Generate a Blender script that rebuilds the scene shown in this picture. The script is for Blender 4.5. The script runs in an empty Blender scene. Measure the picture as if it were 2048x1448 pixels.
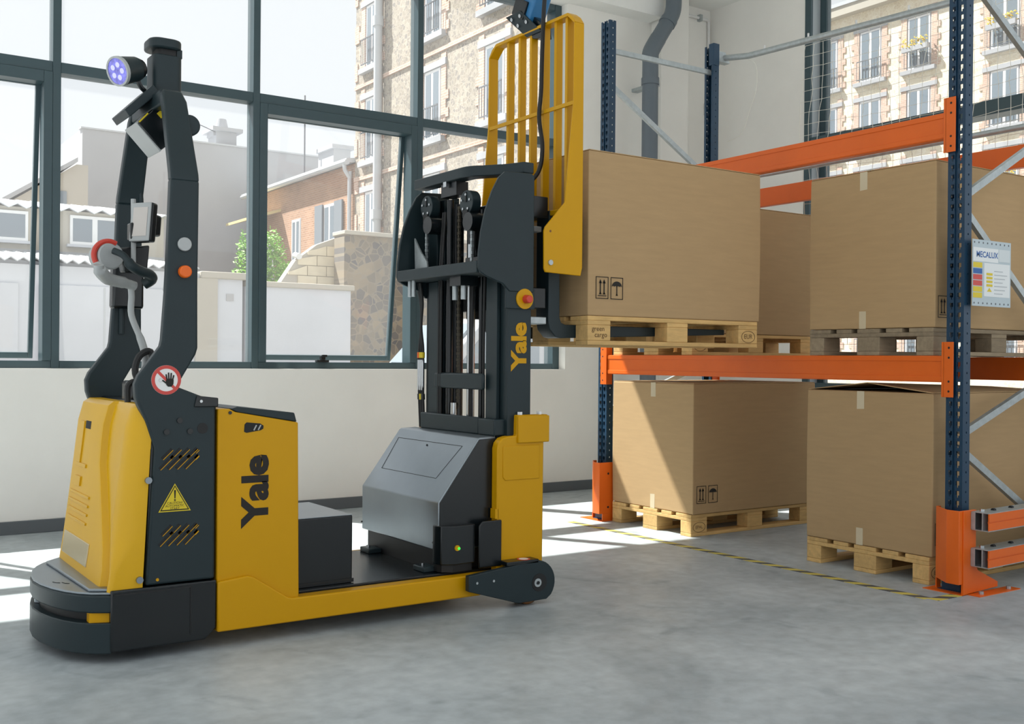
import bpy, bmesh, math, random
from mathutils import Vector, Matrix, Quaternion
random.seed(7)
sc = bpy.context.scene
C = sc.collection
PI = math.pi

# ------------------------------------------------------------------ camera
yaw, pitch, roll = map(math.radians, (55.676, -0.130, 0.477))
F = Vector((math.cos(yaw)*math.cos(pitch), math.sin(yaw)*math.cos(pitch), math.sin(pitch)))
r0 = F.cross(Vector((0, 0, 1))).normalized()
u0 = r0.cross(F)
Rv = r0*math.cos(roll) + u0*math.sin(roll)
Uv = -r0*math.sin(roll) + u0*math.cos(roll)
cd = bpy.data.cameras.new('camera')
cam = bpy.data.objects.new('camera', cd); C.objects.link(cam)
cam.matrix_world = Matrix(((Rv.x, Uv.x, -F.x, 0), (Rv.y, Uv.y, -F.y, 0), (Rv.z, Uv.z, -F.z, 1.15), (0, 0, 0, 1)))
cd.sensor_width = 36; cd.lens = 2119.0/2048*36; cd.clip_start = 0.05; cd.clip_end = 400
sc.camera = cam
# ------------------------------------------------------------------ world, sun, exposure
w = bpy.data.worlds.new('world'); sc.world = w; w.use_nodes = True
bg = w.node_tree.nodes['Background']
bg.inputs[0].default_value = (0.90, 0.925, 0.96, 1); bg.inputs[1].default_value = 1.05
sd = bpy.data.lights.new('sun', 'SUN'); sd.energy = 13.0; sd.angle = math.radians(0.6); sd.color = (1, 0.97, 0.92)
sun = bpy.data.objects.new('sun', sd); C.objects.link(sun)
az, el = math.radians(120.5), math.radians(53.7)
tosun = Vector((math.cos(az)*math.cos(el), math.sin(az)*math.cos(el), math.sin(el)))
sun.rotation_euler = tosun.to_track_quat('Z', 'Y').to_euler(); sun.location = (-5, 20, 20)
vs = sc.view_settings
vs.view_transform = 'Standard'; vs.look = 'None'; vs.gamma = 1; vs.exposure = 0.0; vs.use_curve_mapping = False

# ------------------------------------------------------------------ materials
def lin(c):
    return tuple(((v/255)/12.92 if v/255 <= 0.04045 else ((v/255+0.055)/1.055)**2.4) for v in c)
MATS = {}
def mat(name, col, rough=0.5, metal=0.0, var=0.0, scale=6.0, bump=0.0, bscale=40.0, stretch=(1, 1, 1), emit=None, objvar=0.0, coat=0.0, col2=None, rvar=0.0, spec=None):
    """procedural principled material: noise colour variation, fine bump, per-object shift"""
    if name in MATS: return MATS[name]
    m = bpy.data.materials.new(name); m.use_nodes = True
    nt = m.node_tree; b = nt.nodes['Principled BSDF']
    base = (*lin(col), 1)
    b.inputs['Base Color'].default_value = base
    b.inputs['Roughness'].default_value = rough; b.inputs['Metallic'].default_value = metal
    if spec is not None: b.inputs['Specular IOR Level'].default_value = spec
    if coat: b.inputs['Coat Weight'].default_value = coat
    L = nt.links.new
    tc = nt.nodes.new('ShaderNodeTexCoord'); mp = nt.nodes.new('ShaderNodeMapping')
    mp.inputs['Scale'].default_value = stretch; L(tc.outputs['Object'], mp.inputs['Vector'])
    src = None
    if var or col2:
        n = nt.nodes.new('ShaderNodeTexNoise'); n.inputs['Scale'].default_value = scale; n.inputs['Detail'].default_value = 6; n.inputs['Roughness'].default_value = 0.6
        L(mp.outputs[0], n.inputs['Vector'])
        rp = nt.nodes.new('ShaderNodeValToRGB'); L(n.outputs['Fac'], rp.inputs['Fac'])
        rp.color_ramp.elements[0].position = 0.3; rp.color_ramp.elements[1].position = 0.7
        lo = tuple(v*(1-var) for v in base[:3]); hi = tuple(min(1, v*(1+var)) for v in base[:3])
        if col2: hi = lin(col2)
        rp.color_ramp.elements[0].color = (*lo, 1); rp.color_ramp.elements[1].color = (*hi, 1)
        src = rp.outputs['Color']
        if rvar:
            mr = nt.nodes.new('ShaderNodeMapRange'); mr.inputs[3].default_value = rough-rvar; mr.inputs[4].default_value = rough+rvar
            L(n.outputs['Fac'], mr.inputs[0]); L(mr.outputs[0], b.inputs['Roughness'])
    if objvar:
        oi = nt.nodes.new('ShaderNodeObjectInfo'); hs = nt.nodes.new('ShaderNodeHueSaturation')
        mr = nt.nodes.new('ShaderNodeMapRange'); mr.inputs[3].default_value = 1-objvar; mr.inputs[4].default_value = 1+objvar
        L(oi.outputs['Random'], mr.inputs[0]); L(mr.outputs[0], hs.inputs['Value'])
        if src: L(src, hs.inputs['Color'])
        else: hs.inputs['Color'].default_value = base
        src = hs.outputs['Color']
    if src: L(src, b.inputs['Base Color'])
    if bump:
        n2 = nt.nodes.new('ShaderNodeTexNoise'); n2.inputs['Scale'].default_value = bscale; n2.inputs['Detail'].default_value = 4
        L(mp.outputs[0], n2.inputs['Vector'])
        bp = nt.nodes.new('ShaderNodeBump'); bp.inputs['Strength'].default_value = bump; bp.inputs['Distance'].default_value = 0.01
        L(n2.outputs['Fac'], bp.inputs['Height']); L(bp.outputs[0], b.inputs['Normal'])
    if emit:
        b.inputs['Emission Color'].default_value = (*lin(emit[0]), 1); b.inputs['Emission Strength'].default_value = emit[1]
    MATS[name] = m
    return m

M_wall = mat('white painted plaster', (238, 236, 230), 0.75, var=0.03, scale=2, bump=0.04, bscale=120)
M_ceil = mat('ceiling paint', (236, 236, 232), 0.8, var=0.02)
M_base = mat('grey baseboard', (92, 98, 102), 0.5)
M_frame = mat('teal grey powder coated aluminium', (58, 78, 84), 0.35, var=0.04)
M_yel = mat('yellow truck paint', (200, 148, 0), 0.36, var=0.03, scale=3, bump=0.02, bscale=300, spec=0.25)
M_cowl = mat('yellow plastic cowl', (212, 164, 0), 0.34, var=0.02, bump=0.03, bscale=400, spec=0.4)
M_blk = mat('black painted steel', (13, 20, 23), 0.27, var=0.12, scale=8)
M_blk2 = mat('charcoal painted steel', (30, 44, 48), 0.42, var=0.05, spec=0.35)
M_grey = mat('dark grey coated sheet', (140, 148, 154), 0.34, metal=0.8, var=0.04, bump=0.02, bscale=500)
M_rub = mat('black rubber', (16, 18, 19), 0.55)
M_chrome = mat('bright steel', (190, 194, 196), 0.25, metal=1.0)
M_galv = mat('galvanised steel', (176, 184, 186), 0.42, metal=0.6, var=0.12, scale=30)
M_blue = mat('blue rack upright paint', (14, 54, 80), 0.4, var=0.06)
M_org = mat('orange rack paint', (226, 100, 12), 0.42, var=0.05, scale=4)
M_card = mat('brown cardboard', (176, 146, 105), 0.8, var=0.045, scale=5, bump=0.05, bscale=60, stretch=(1, 1, 8), objvar=0.04)
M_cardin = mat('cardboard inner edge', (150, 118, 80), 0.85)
M_tape = mat('clear packing tape', (205, 190, 160), 0.22, var=0.03)
M_ink = mat('black print', (28, 24, 20), 0.7)
M_wood = mat('new pallet softwood', (205, 168, 108), 0.75, var=0.16, scale=7, stretch=(1, 5, 5), bump=0.1, bscale=50, objvar=0.13)
M_wood2 = mat('weathered pallet wood', (142, 126, 102), 0.8, var=0.2, scale=7, stretch=(1, 5, 5), bump=0.12, bscale=50, objvar=0.15)
M_white = mat('white enamel', (228, 228, 226), 0.4)
M_red = mat('red plastic', (196, 62, 48), 0.4)
M_signyel = mat('sign yellow', (214, 190, 30), 0.45)
M_signred = mat('sign red', (200, 70, 62), 0.45)
M_pipe = mat('grey drain pipe plastic', (98, 108, 116), 0.4)
M_net = mat('off white net cord', (226, 224, 212), 0.8)
M_amber = mat('amber polyurethane tyre', (122, 78, 30), 0.5)
M_glow = mat('violet blue lamp lens', (128, 128, 214), 0.1, var=0.55, scale=45, emit=((120, 120, 255), 0.18))
M_green = mat('green status lamp', (40, 220, 60), 0.3, emit=((60, 255, 80), 1.2))
M_screen = mat('display screen', (196, 190, 184), 0.15)
M_silver = mat('silver plastic', (168, 172, 172), 0.35)

def glass_mat():
    m = bpy.data.materials.new('window glass'); m.use_nodes = True; nt = m.node_tree
    nt.nodes.clear(); L = nt.links.new
    o = nt.nodes.new('ShaderNodeOutputMaterial'); mx = nt.nodes.new('ShaderNodeMixShader')
    t = nt.nodes.new('ShaderNodeBsdfTransparent'); t.inputs[0].default_value = (0.95, 0.965, 0.965, 1)
    g = nt.nodes.new('ShaderNodeBsdfGlossy'); g.inputs['Roughness'].default_value = 0.02
    f = nt.nodes.new('ShaderNodeLayerWeight'); f.inputs[0].default_value = 0.12
    k = nt.nodes.new('ShaderNodeMath'); k.operation = 'MULTIPLY_ADD'; k.inputs[1].default_value = 0.35; k.inputs[2].default_value = 0.02
    L(f.outputs['Facing'], k.inputs[0]); L(k.outputs[0], mx.inputs[0]); L(t.outputs[0], mx.inputs[1]); L(g.outputs[0], mx.inputs[2]); L(mx.outputs[0], o.inputs[0])
    tl = nt.nodes.new('ShaderNodeBsdfTranslucent'); tl.inputs[0].default_value = (0.95, 0.94, 0.95, 1)
    m2 = nt.nodes.new('ShaderNodeMixShader'); m2.inputs[0].default_value = 0.03      # translucent film added to the panes to haze the view outside
    L(mx.outputs[0], m2.inputs[1]); L(tl.outputs[0], m2.inputs[2]); L(m2.outputs[0], o.inputs[0])
    return m
M_glass = glass_mat()

def floor_mat():
    m = bpy.data.materials.new('polished concrete'); m.use_nodes = True; nt = m.node_tree; L = nt.links.new
    b = nt.nodes['Principled BSDF']; tc = nt.nodes.new('ShaderNodeTexCoord')
    n1 = nt.nodes.new('ShaderNodeTexNoise'); n1.inputs['Scale'].default_value = 0.9; n1.inputs['Detail'].default_value = 8; n1.inputs['Roughness'].default_value = 0.62; n1.inputs['Distortion'].default_value = 0.6
    n2 = nt.nodes.new('ShaderNodeTexNoise'); n2.inputs['Scale'].default_value = 14; n2.inputs['Detail'].default_value = 6
    n3 = nt.nodes.new('ShaderNodeTexNoise'); n3.inputs['Scale'].default_value = 3.2; n3.inputs['Detail'].default_value = 5; n3.inputs['Distortion'].default_value = 1.2
    for n in (n1, n2, n3): L(tc.outputs['Object'], n.inputs['Vector'])
    r1 = nt.nodes.new('ShaderNodeValToRGB'); r1.color_ramp.elements[0].position = 0.32; r1.color_ramp.elements[1].position = 0.7
    r1.color_ramp.elements[0].color = (*lin((148, 157, 161)), 1); r1.color_ramp.elements[1].color = (*lin((190, 197, 199)), 1)
    L(n1.outputs['Fac'], r1.inputs['Fac'])
    mx = nt.nodes.new('ShaderNodeMix'); mx.data_type = 'RGBA'; mx.blend_type = 'OVERLAY'; mx.inputs[0].default_value = 0.3
    L(r1.outputs['Color'], mx.inputs[6]); L(n2.outputs['Fac'], mx.inputs[7])
    # faint worn dark scuffs
    r3 = nt.nodes.new('ShaderNodeValToRGB'); r3.color_ramp.elements[0].position = 0.60; r3.color_ramp.elements[1].position = 0.74
    r3.color_ramp.elements[0].color = (1, 1, 1, 1); r3.color_ramp.elements[1].color = (0.78, 0.79, 0.80, 1)
    L(n3.outputs['Fac'], r3.inputs['Fac'])
    mx2 = nt.nodes.new('ShaderNodeMix'); mx2.data_type = 'RGBA'; mx2.blend_type = 'MULTIPLY'; mx2.inputs[0].default_value = 1
    L(mx.outputs[2], mx2.inputs[6]); L(r3.outputs['Color'], mx2.inputs[7])
    L(mx2.outputs[2], b.inputs['Base Color'])
    mr = nt.nodes.new('ShaderNodeMapRange'); mr.inputs[3].default_value = 0.34; mr.inputs[4].default_value = 0.6
    L(n3.outputs['Fac'], mr.inputs[0]); L(mr.outputs[0], b.inputs['Roughness'])
    bp = nt.nodes.new('ShaderNodeBump'); bp.inputs['Strength'].default_value = 0.05; bp.inputs['Distance'].default_value = 0.01
    L(n2.outputs['Fac'], bp.inputs['Height']); L(bp.outputs[0], b.inputs['Normal'])
    return m
M_floor = floor_mat()

def stripe_mat():
    m = bpy.data.materials.new('black and yellow hazard tape'); m.use_nodes = True; nt = m.node_tree; L = nt.links.new
    b = nt.nodes['Principled BSDF']; tc = nt.nodes.new('ShaderNodeTexCoord'); sp = nt.nodes.new('ShaderNodeSeparateXYZ')
    L(tc.outputs['Object'], sp.inputs[0])
    a = nt.nodes.new('ShaderNodeMath'); a.operation = 'ADD'; L(sp.outputs['X'], a.inputs[0]); L(sp.outputs['Y'], a.inputs[1])
    d = nt.nodes.new('ShaderNodeMath'); d.operation = 'DIVIDE'; L(a.outputs[0], d.inputs[0]); d.inputs[1].default_value = 0.142
    f = nt.nodes.new('ShaderNodeMath'); f.operation = 'FRACT'; L(d.outputs[0], f.inputs[0])
    g = nt.nodes.new('ShaderNodeMath'); g.operation = 'GREATER_THAN'; L(f.outputs[0], g.inputs[0]); g.inputs[1].default_value = 0.5
    mx = nt.nodes.new('ShaderNodeMix'); mx.data_type = 'RGBA'; L(g.outputs[0], mx.inputs[0])
    mx.inputs[6].default_value = (*lin((205, 190, 92)), 1); mx.inputs[7].default_value = (*lin((78, 82, 84)), 1)
    L(mx.outputs[2], b.inputs['Base Color']); b.inputs['Roughness'].default_value = 0.55
    return m
M_haz = stripe_mat()

def masonry_mat(name, c1, c2, c3, sx, sy, mortar, vor=False, scale=3.0, axis='yz'):
    """far masonry: bricks or rubble stone, procedural, on vertical walls"""
    m = bpy.data.materials.new(name); m.use_nodes = True; nt = m.node_tree; L = nt.links.new
    b = nt.nodes['Principled BSDF']; b.inputs['Roughness'].default_value = 0.85
    tc = nt.nodes.new('ShaderNodeTexCoord'); sp = nt.nodes.new('ShaderNodeSeparateXYZ'); cb = nt.nodes.new('ShaderNodeCombineXYZ')
    L(tc.outputs['Object'], sp.inputs[0])
    L(sp.outputs['Y' if axis == 'yz' else 'X'], cb.inputs[0]); L(sp.outputs['Z'], cb.inputs[1])
    n = nt.nodes.new('ShaderNodeTexNoise'); n.inputs['Scale'].default_value = 1.2; n.inputs['Detail'].default_value = 6
    L(tc.outputs['Object'], n.inputs['Vector'])
    if vor:
        v = nt.nodes.new('ShaderNodeTexVoronoi'); v.inputs['Scale'].default_value = scale; L(cb.outputs[0], v.inputs['Vector'])
        r = nt.nodes.new('ShaderNodeValToRGB'); e = r.color_ramp.elements
        e[0].color = (*lin(c1), 1); e[1].color = (*lin(c2), 1); x = e.new(0.5); x.color = (*lin(c3), 1)
        sepc = nt.nodes.new('ShaderNodeSeparateColor'); L(v.outputs['Color'], sepc.inputs[0]); L(sepc.outputs[0], r.inputs['Fac'])
        v2 = nt.nodes.new('ShaderNodeTexVoronoi'); v2.feature = 'DISTANCE_TO_EDGE'; v2.inputs['Scale'].default_value = scale; L(cb.outputs[0], v2.inputs['Vector'])
        lt = nt.nodes.new('ShaderNodeMath'); lt.operation = 'LESS_THAN'; lt.inputs[1].default_value = 0.05; L(v2.outputs['Distance'], lt.inputs[0])
        mx = nt.nodes.new('ShaderNodeMix'); mx.data_type = 'RGBA'; L(lt.outputs[0], mx.inputs[0]); L(r.outputs['Color'], mx.inputs[6]); mx.inputs[7].default_value = (*lin(mortar), 1)
        col = mx.outputs[2]
    else:
        br = nt.nodes.new('ShaderNodeTexBrick'); br.inputs['Scale'].default_value = 1
        br.inputs['Brick Width'].default_value = sx; br.inputs['Row Height'].default_value = sy; br.inputs['Mortar Size'].default_value = 0.012
        br.inputs['Color1'].default_value = (*lin(c1), 1); br.inputs['Color2'].default_value = (*lin(c2), 1); br.inputs['Mortar'].default_value = (*lin(mortar), 1)
        L(cb.outputs[0], br.inputs['Vector']); col = br.outputs['Color']
    mx = nt.nodes.new('ShaderNodeMix'); mx.data_type = 'RGBA'; mx.blend_type = 'OVERLAY'; mx.inputs[0].default_value = 0.35
    L(col, mx.inputs[6]); L(n.outputs['Fac'], mx.inputs[7]); L(mx.outputs[2], b.inputs['Base Color'])
    return m
M_stone = masonry_mat('rubble stone facade', (168, 160, 146), (134, 128, 122), (152, 142, 128), 0, 0, (178, 168, 154), vor=True, scale=9.0)
M_stoneR = masonry_mat('pale stone facade', (232, 222, 198), (220, 206, 182), (226, 214, 190), 0, 0, (238, 230, 210), vor=True, scale=7.0)
M_brick = masonry_mat('tan brick facade', (174, 132, 104), (156, 116, 90), None, 0.24, 0.075, (176, 150, 126))
M_brickT = masonry_mat('pinkish brick trim', (202, 172, 154), (190, 158, 140), None, 0.24, 0.075, (210, 192, 178))
M_stoneW = masonry_mat('old stone yard wall', (150, 136, 114), (100, 98, 98), (128, 118, 104), 0, 0, (142, 132, 116), vor=True, scale=7.0, axis='xz')
M_rend = mat('grey cement render', (172, 174, 178), 0.9, var=0.07, scale=0.5)
M_rendw = mat('white render', (206, 209, 215), 0.9, var=0.05, scale=0.8)
M_rendc = mat('cream render', (184, 178, 166), 0.9, var=0.04, scale=0.6)
M_blockw = mat('cream concrete block', (222, 210, 184), 0.9, var=0.06, objvar=0.05)
M_roof = mat('corrugated white roofing', (206, 210, 213), 0.5, var=0.05)
M_asph = mat('pale asphalt', (150, 148, 144), 0.9, var=0.1, scale=1.5)
M_wfr = mat('white window joinery', (236, 236, 236), 0.5)
M_wpane = mat('distant window pane', (120, 132, 142), 0.12, spec=0.8)
M_dark = mat('dark opening', (30, 32, 34), 0.8)
M_iron = mat('wrought iron', (96, 100, 106), 0.6)
M_zinc = mat('zinc downpipe', (188, 192, 196), 0.45)
M_leaf = mat('fresh green leaves', (120, 176, 40), 0.6, var=0.25, scale=5, objvar=0.1)
M_leaf.node_tree.nodes['Principled BSDF'].inputs['Transmission Weight'].default_value = 0.0
M_twig = mat('brown stem', (96, 76, 54), 0.8)
M_flow = mat('yellow flowers', (226, 196, 70), 0.7)

# ------------------------------------------------------------------ mesh helpers
class MB:
    def __init__(s): s.v = []; s.f = []
    def add(s, vs, fs):
        o = len(s.v); s.v += [tuple(p) for p in vs]; s.f += [tuple(i+o for i in f) for f in fs]; return s
    def box(s, x0, x1, y0, y1, z0, z1):
        return s.add([(x0,y0,z0),(x1,y0,z0),(x1,y1,z0),(x0,y1,z0),(x0,y0,z1),(x1,y0,z1),(x1,y1,z1),(x0,y1,z1)],
                     [(0,3,2,1),(4,5,6,7),(0,1,5,4),(1,2,6,5),(2,3,7,6),(3,0,4,7)])
    def obox(s, c, u, v, w):      # centre, three half vectors
        c, u, v, w = Vector(c), Vector(u), Vector(v), Vector(w)
        P = [c+u*a+v*b+w*d for d in (-1, 1) for b in (-1, 1) for a in (-1, 1)]
        return s.add(P, [(0,2,3,1),(4,5,7,6),(0,1,5,4),(2,6,7,3),(0,4,6,2),(1,3,7,5)])
    def prism(s, poly, axis, a, b):
        def P(p, t):
            return {'y': (p[0], t, p[1]), 'x': (t, p[0], p[1]), 'z': (p[0], p[1], t)}[axis]
        n = len(poly)
        return s.add([P(p, a) for p in poly]+[P(p, b) for p in poly],
                     [tuple(range(n)), tuple(range(2*n-1, n-1, -1))]+[(i, (i+1) % n, n+(i+1) % n, n+i) for i in range(n)])
    def cyl(s, p0, p1, r, n=16, r2=None):
        p0, p1 = Vector(p0), Vector(p1); d = (p1-p0).normalized(); q = d.to_track_quat('Z', 'Y')
        a, b = q @ Vector((1, 0, 0)), q @ Vector((0, 1, 0)); r2 = r if r2 is None else r2
        V = []
        for p, rr in ((p0, r), (p1, r2)):
            V += [p+(a*math.cos(2*PI*i/n)+b*math.sin(2*PI*i/n))*rr for i in range(n)]
        return s.add(V, [tuple(range(n-1, -1, -1)), tuple(range(n, 2*n))]+[(i, (i+1) % n, n+(i+1) % n, n+i) for i in range(n)])
    def ring(s, c, ax, r0, r1, h, n=32):      # annulus, thickness h along ax
        c, ax = Vector(c), Vector(ax).normalized(); q = ax.to_track_quat('Z', 'Y')
        a, b = q @ Vector((1, 0, 0)), q @ Vector((0, 1, 0)); V = []
        for t in (0, h):
            for rr in (r0, r1):
                V += [c+ax*t+(a*math.cos(2*PI*i/n)+b*math.sin(2*PI*i/n))*rr for i in range(n)]
        Fs = []
        for i in range(n):
            j = (i+1) % n
            Fs += [(i, j, n+j, n+i), (2*n+i, 3*n+i, 3*n+j, 2*n+j), (i, 2*n+i, 2*n+j, j), (n+i, n+j, 3*n+j, 3*n+i)]
        return s.add(V, Fs)
    def tube(s, pts, r, n=8, closed=False):
        pts = [Vector(p) for p in pts]; rings = []
        prev = None; N = len(pts)
        for i, p in enumerate(pts):
            if closed: d = pts[(i+1) % N]-pts[i-1]
            else: d = pts[min(i+1, N-1)]-pts[max(i-1, 0)]
            d.normalize()
            if prev is None:
                a = d.orthogonal().normalized()
            else:
                a = (prev-d*prev.dot(d)).normalized()
            prev = a; b = d.cross(a)
            rr = r[i] if isinstance(r, (list, tuple)) else r
            rings.append([p+(a*math.cos(2*PI*k/n)+b*math.sin(2*PI*k/n))*rr for k in range(n)])
        V = [q for R in rings for q in R]; Fs = []
        m = N if closed else N-1
        for i in range(m):
            j = (i+1) % N
            for k in range(n):
                l = (k+1) % n
                Fs.append((i*n+k, i*n+l, j*n+l, j*n+k))
        if not closed: Fs += [tuple(range(n-1, -1, -1)), tuple(range((N-1)*n, N*n))]
        return s.add(V, Fs)
    def loft(s, secs, cap=True, closed=True):
        n = len(secs[0]); V = [p for S in secs for p in S]; Fs = []
        for i in range(len(secs)-1):
            for k in range(n if closed else n-1):
                l = (k+1) % n
                Fs.append((i*n+k, i*n+l, (i+1)*n+l, (i+1)*n+k))
        if cap: Fs += [tuple(range(n-1, -1, -1)), tuple(range((len(secs)-1)*n, len(secs)*n))]
        return s.add(V, Fs)
    def mesh(s, name, smooth=False):
        me = bpy.data.meshes.new(name); me.from_pydata(s.v, [], s.f)
        bm = bmesh.new(); bm.from_mesh(me); bmesh.ops.recalc_face_normals(bm, faces=bm.faces); bm.to_mesh(me); bm.free()
        if smooth:
            for p in me.polygons: p.use_smooth = True
            me.set_sharp_from_angle(angle=math.radians(38))
        return me
    def build(s, name, m, parent=None, smooth=False, bevel=0.0, seg=2, inv=None):
        me = s.mesh(name, smooth); me.materials.append(m)
        o = bpy.data.objects.new(name, me); C.objects.link(o)
        if parent is not None:
            o.parent = parent
            if inv is not None: o.matrix_parent_inverse = inv
        if bevel:
            md = o.modifiers.new('bevel', 'BEVEL'); md.width = bevel; md.segments = seg; md.limit_method = 'ANGLE'; md.angle_limit = math.radians(35)
            if not smooth:
                for p in me.polygons: p.use_smooth = True
                me.set_sharp_from_angle(angle=math.radians(38))
        return o
def tag(o, label=None, cat=None, group=None, kind=None):
    if label: o['label'] = label
    if cat: o['category'] = cat
    if group: o['group'] = group
    if kind: o['kind'] = kind
    return o
def empty(name, loc=(0, 0, 0), rz=0.0):
    o = bpy.data.objects.new(name, None); C.objects.link(o); o.location = loc; o.rotation_euler[2] = rz; o.empty_display_size = 0.1
    return o
class Thing:
    """an Empty at the base; parts given in world coordinates"""
    def __init__(s, name, loc, label, cat, group=None, kind=None):
        s.o = empty(name, loc); s.inv = Matrix.Translation(-Vector(loc)); tag(s.o, label, cat, group, kind)
    def part(s, name, mb, m, **k): return mb.build(name, m, s.o, inv=s.inv, **k)
def struct(name, mb, m, **k):
    o = mb.build(name, m, **k); o['kind'] = 'structure'; return o
def copy_tree(o, parent=None):
    c = o.copy(); C.objects.link(c); c.parent = parent
    for ch in list(o.children): copy_tree(ch, c)
    return c
def text_mesh(txt, size, origin, right, up, thick=0.001, bold=0.0, align='CENTER', sx=1.0, spacing=1.0, shear=0.0):
    """flat lettering as mesh data in MB form, laid on a plane given by right / up vectors"""
    cu = bpy.data.curves.new('lettering', 'FONT'); cu.body = txt; cu.size = size; cu.align_x = align; cu.align_y = 'CENTER'
    cu.offset = bold; cu.space_character = spacing; cu.resolution_u = 3; cu.shear = shear
    to = bpy.data.objects.new('lettering', cu); C.objects.link(to)
    dg = bpy.context.evaluated_depsgraph_get(); me = bpy.data.meshes.new_from_object(to.evaluated_get(dg))
    right, up, origin = Vector(right).normalized(), Vector(up).normalized(), Vector(origin); nrm = right.cross(up)
    mb = MB(); mb.add([origin+right*v.co.x*sx+up*v.co.y+nrm*thick for v in me.vertices], [tuple(p.vertices) for p in me.polygons])
    bpy.data.objects.remove(to); bpy.data.curves.remove(cu); bpy.data.meshes.remove(me)
    return mb
def arc(cx, cy, r, a0, a1, n):
    return [(cx+r*math.cos(math.radians(a0+(a1-a0)*i/n)), cy+r*math.sin(math.radians(a0+(a1-a0)*i/n))) for i in range(n+1)]
def bez(p0, p1, p2, n=8):
    p0, p1, p2 = Vector(p0), Vector(p1), Vector(p2)
    return [p0*(1-t)**2+p1*2*t*(1-t)+p2*t*t for t in (i/n for i in range(n+1))]
def smoothpath(pts, n=6):
    pts = [Vector(p) for p in pts]; out = []
    for i in range(len(pts)-1):
        a, b, c, d = pts[max(i-1, 0)], pts[i], pts[i+1], pts[min(i+2, len(pts)-1)]
        for k in range(n):
            t = k/n
            out.append(0.5*((2*b)+(c-a)*t+(2*a-5*b+4*c-d)*t*t+(3*b-a-3*c+d)*t**3))
    out.append(pts[-1]); return out

# ================================================================== THE SETTING
WY = 7.42            # inner face of the glazed wall
FY = 7.51            # inner face of its frames
WX = 7.36            # inner face of the end wall
SILL, HEAD = 1.067, 4.28
struct('floor', MB().box(-6, WX+0.2, -6, WY+0.25, -0.12, 0), M_floor)
cm = MB()
cm.box(-2.8, 6.57, 7.22, WY+0.3, HEAD, 4.60)
cm.box(-2.8, WX+0.3, 1.6, WY+0.3, 4.54, 4.66)
struct('ceiling', cm, M_ceil)
wm = MB()
wm.box(-2.8, 5.63, WY, WY+0.26, 0, SILL)
wm.box(5.63, WX+0.3, WY, WY+0.26, 0, 4.66)
wl = struct('wall_left', wm, M_wall)
MB().box(6.60, 6.945, WY-0.14, WY, 0, 4.54).build('pilaster', M_wall, wl, bevel=0.004)
struct('baseboard_left', MB().box(-2.8, 6.60, WY-0.016, WY, 0, 0.085), M_base, bevel=0.003)
wr = MB()
wr.box(WX, WX+0.28, 6.25, WY, 0, 4.66)
wr.box(WX, WX+0.28, -1.0, 6.25, 0, 0.9)
struct('wall_right', wr, M_wall)
struct('baseboard_right', MB().box(WX-0.016, WX, -1.0, WY, 0, 0.085), M_base, bevel=0.003)
MX = [1.433+1.376*i for i in (-3, -2, -1, 0, 1, 2, 3)]      # mullion left edges
MWD, MD = 0.052, 0.13
TZ0, TZ1 = 3.03, 3.10
for i in range(6):
    x0 = MX[i]; x1 = MX[i+1]
    T = Thing('window_%d' % (i+1), ((x0+x1)/2, FY, SILL), None, None, kind='structure')
    T.part('mullion', MB().box(x0, x0+MWD, FY, FY+MD, SILL, HEAD), M_frame, bevel=0.003)
    if i == 5: T.part('mullion', MB().box(5.561, 5.63, FY, FY+MD, SILL, HEAD), M_frame, bevel=0.003)
    a, b = x0+MWD, x1
    T.part('transom', MB().box(a, b, FY+0.004, FY+MD, TZ0, TZ1), M_frame, bevel=0.003)
    T.part('top_rail', MB().box(a, b, FY+0.004, FY+MD, HEAD-0.05, HEAD), M_frame, bevel=0.003)
    T.part('bottom_rail', MB().box(a, b, FY+0.004, FY+MD, SILL, SILL+0.05), M_frame, bevel=0.003)
    T.part('pane', MB().box(a, b, FY+0.07, FY+0.078, TZ1, HEAD-0.05), M_glass)
    if i in (2, 4):          # opening lights, hinged at the top and pushed out
        fz0, fz1 = SILL+0.05, TZ0
        fr = MB()
        fr.box(a, a+0.06, FY-0.004, FY+MD, fz0, fz1); fr.box(b-0.055, b, FY-0.004, FY+MD, fz0, fz1)
        fr.box(a+0.06, b-0.055, FY-0.004, FY+MD, fz1-0.075, fz1)
        T.part('fixed_frame', fr, M_frame, bevel=0.003)
        S = empty('sash', ((a+b)/2, FY+MD-0.02, fz1-0.03)); S.parent = T.o; S.matrix_parent_inverse = T.inv
        S.rotation_euler[0] = math.radians(7.0)
        hw = (b-a)/2-0.052; hh = fz1-0.03-fz0
        sf = MB(); sf.box(-hw, -hw+0.04, 0.0, 0.045, -hh, 0); sf.box(hw-0.03, hw, 0.0, 0.045, -hh, 0)
        sf.box(-hw+0.04, hw-0.03, 0, 0.045, -0.05, 0); sf.box(-hw+0.04, hw-0.03, 0, 0.045, -hh, -hh+0.04)
        sf.build('sash_frame', M_frame, S, bevel=0.003)
        MB().box(-hw+0.04, hw-0.03, 0.018, 0.026, -hh+0.04, -0.05).build('pane', M_glass, S)
        xc = x0+0.56
        h = MB(); h.box(xc-0.05, xc+0.05, FY-0.02, FY+0.02, fz0, fz0+0.018); h.box(xc-0.018, xc+0.018, FY-0.025, FY+0.01, fz0+0.018, fz0+0.05)
        h.box(xc-0.012, xc+0.03, FY-0.03, FY-0.012, fz0+0.04, fz0+0.058)
        T.part('window_latch', h, M_blk, bevel=0.003)
    else:
        T.part('pane', MB().box(a, b, FY+0.07, FY+0.078, SILL+0.05, TZ0), M_glass)
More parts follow.
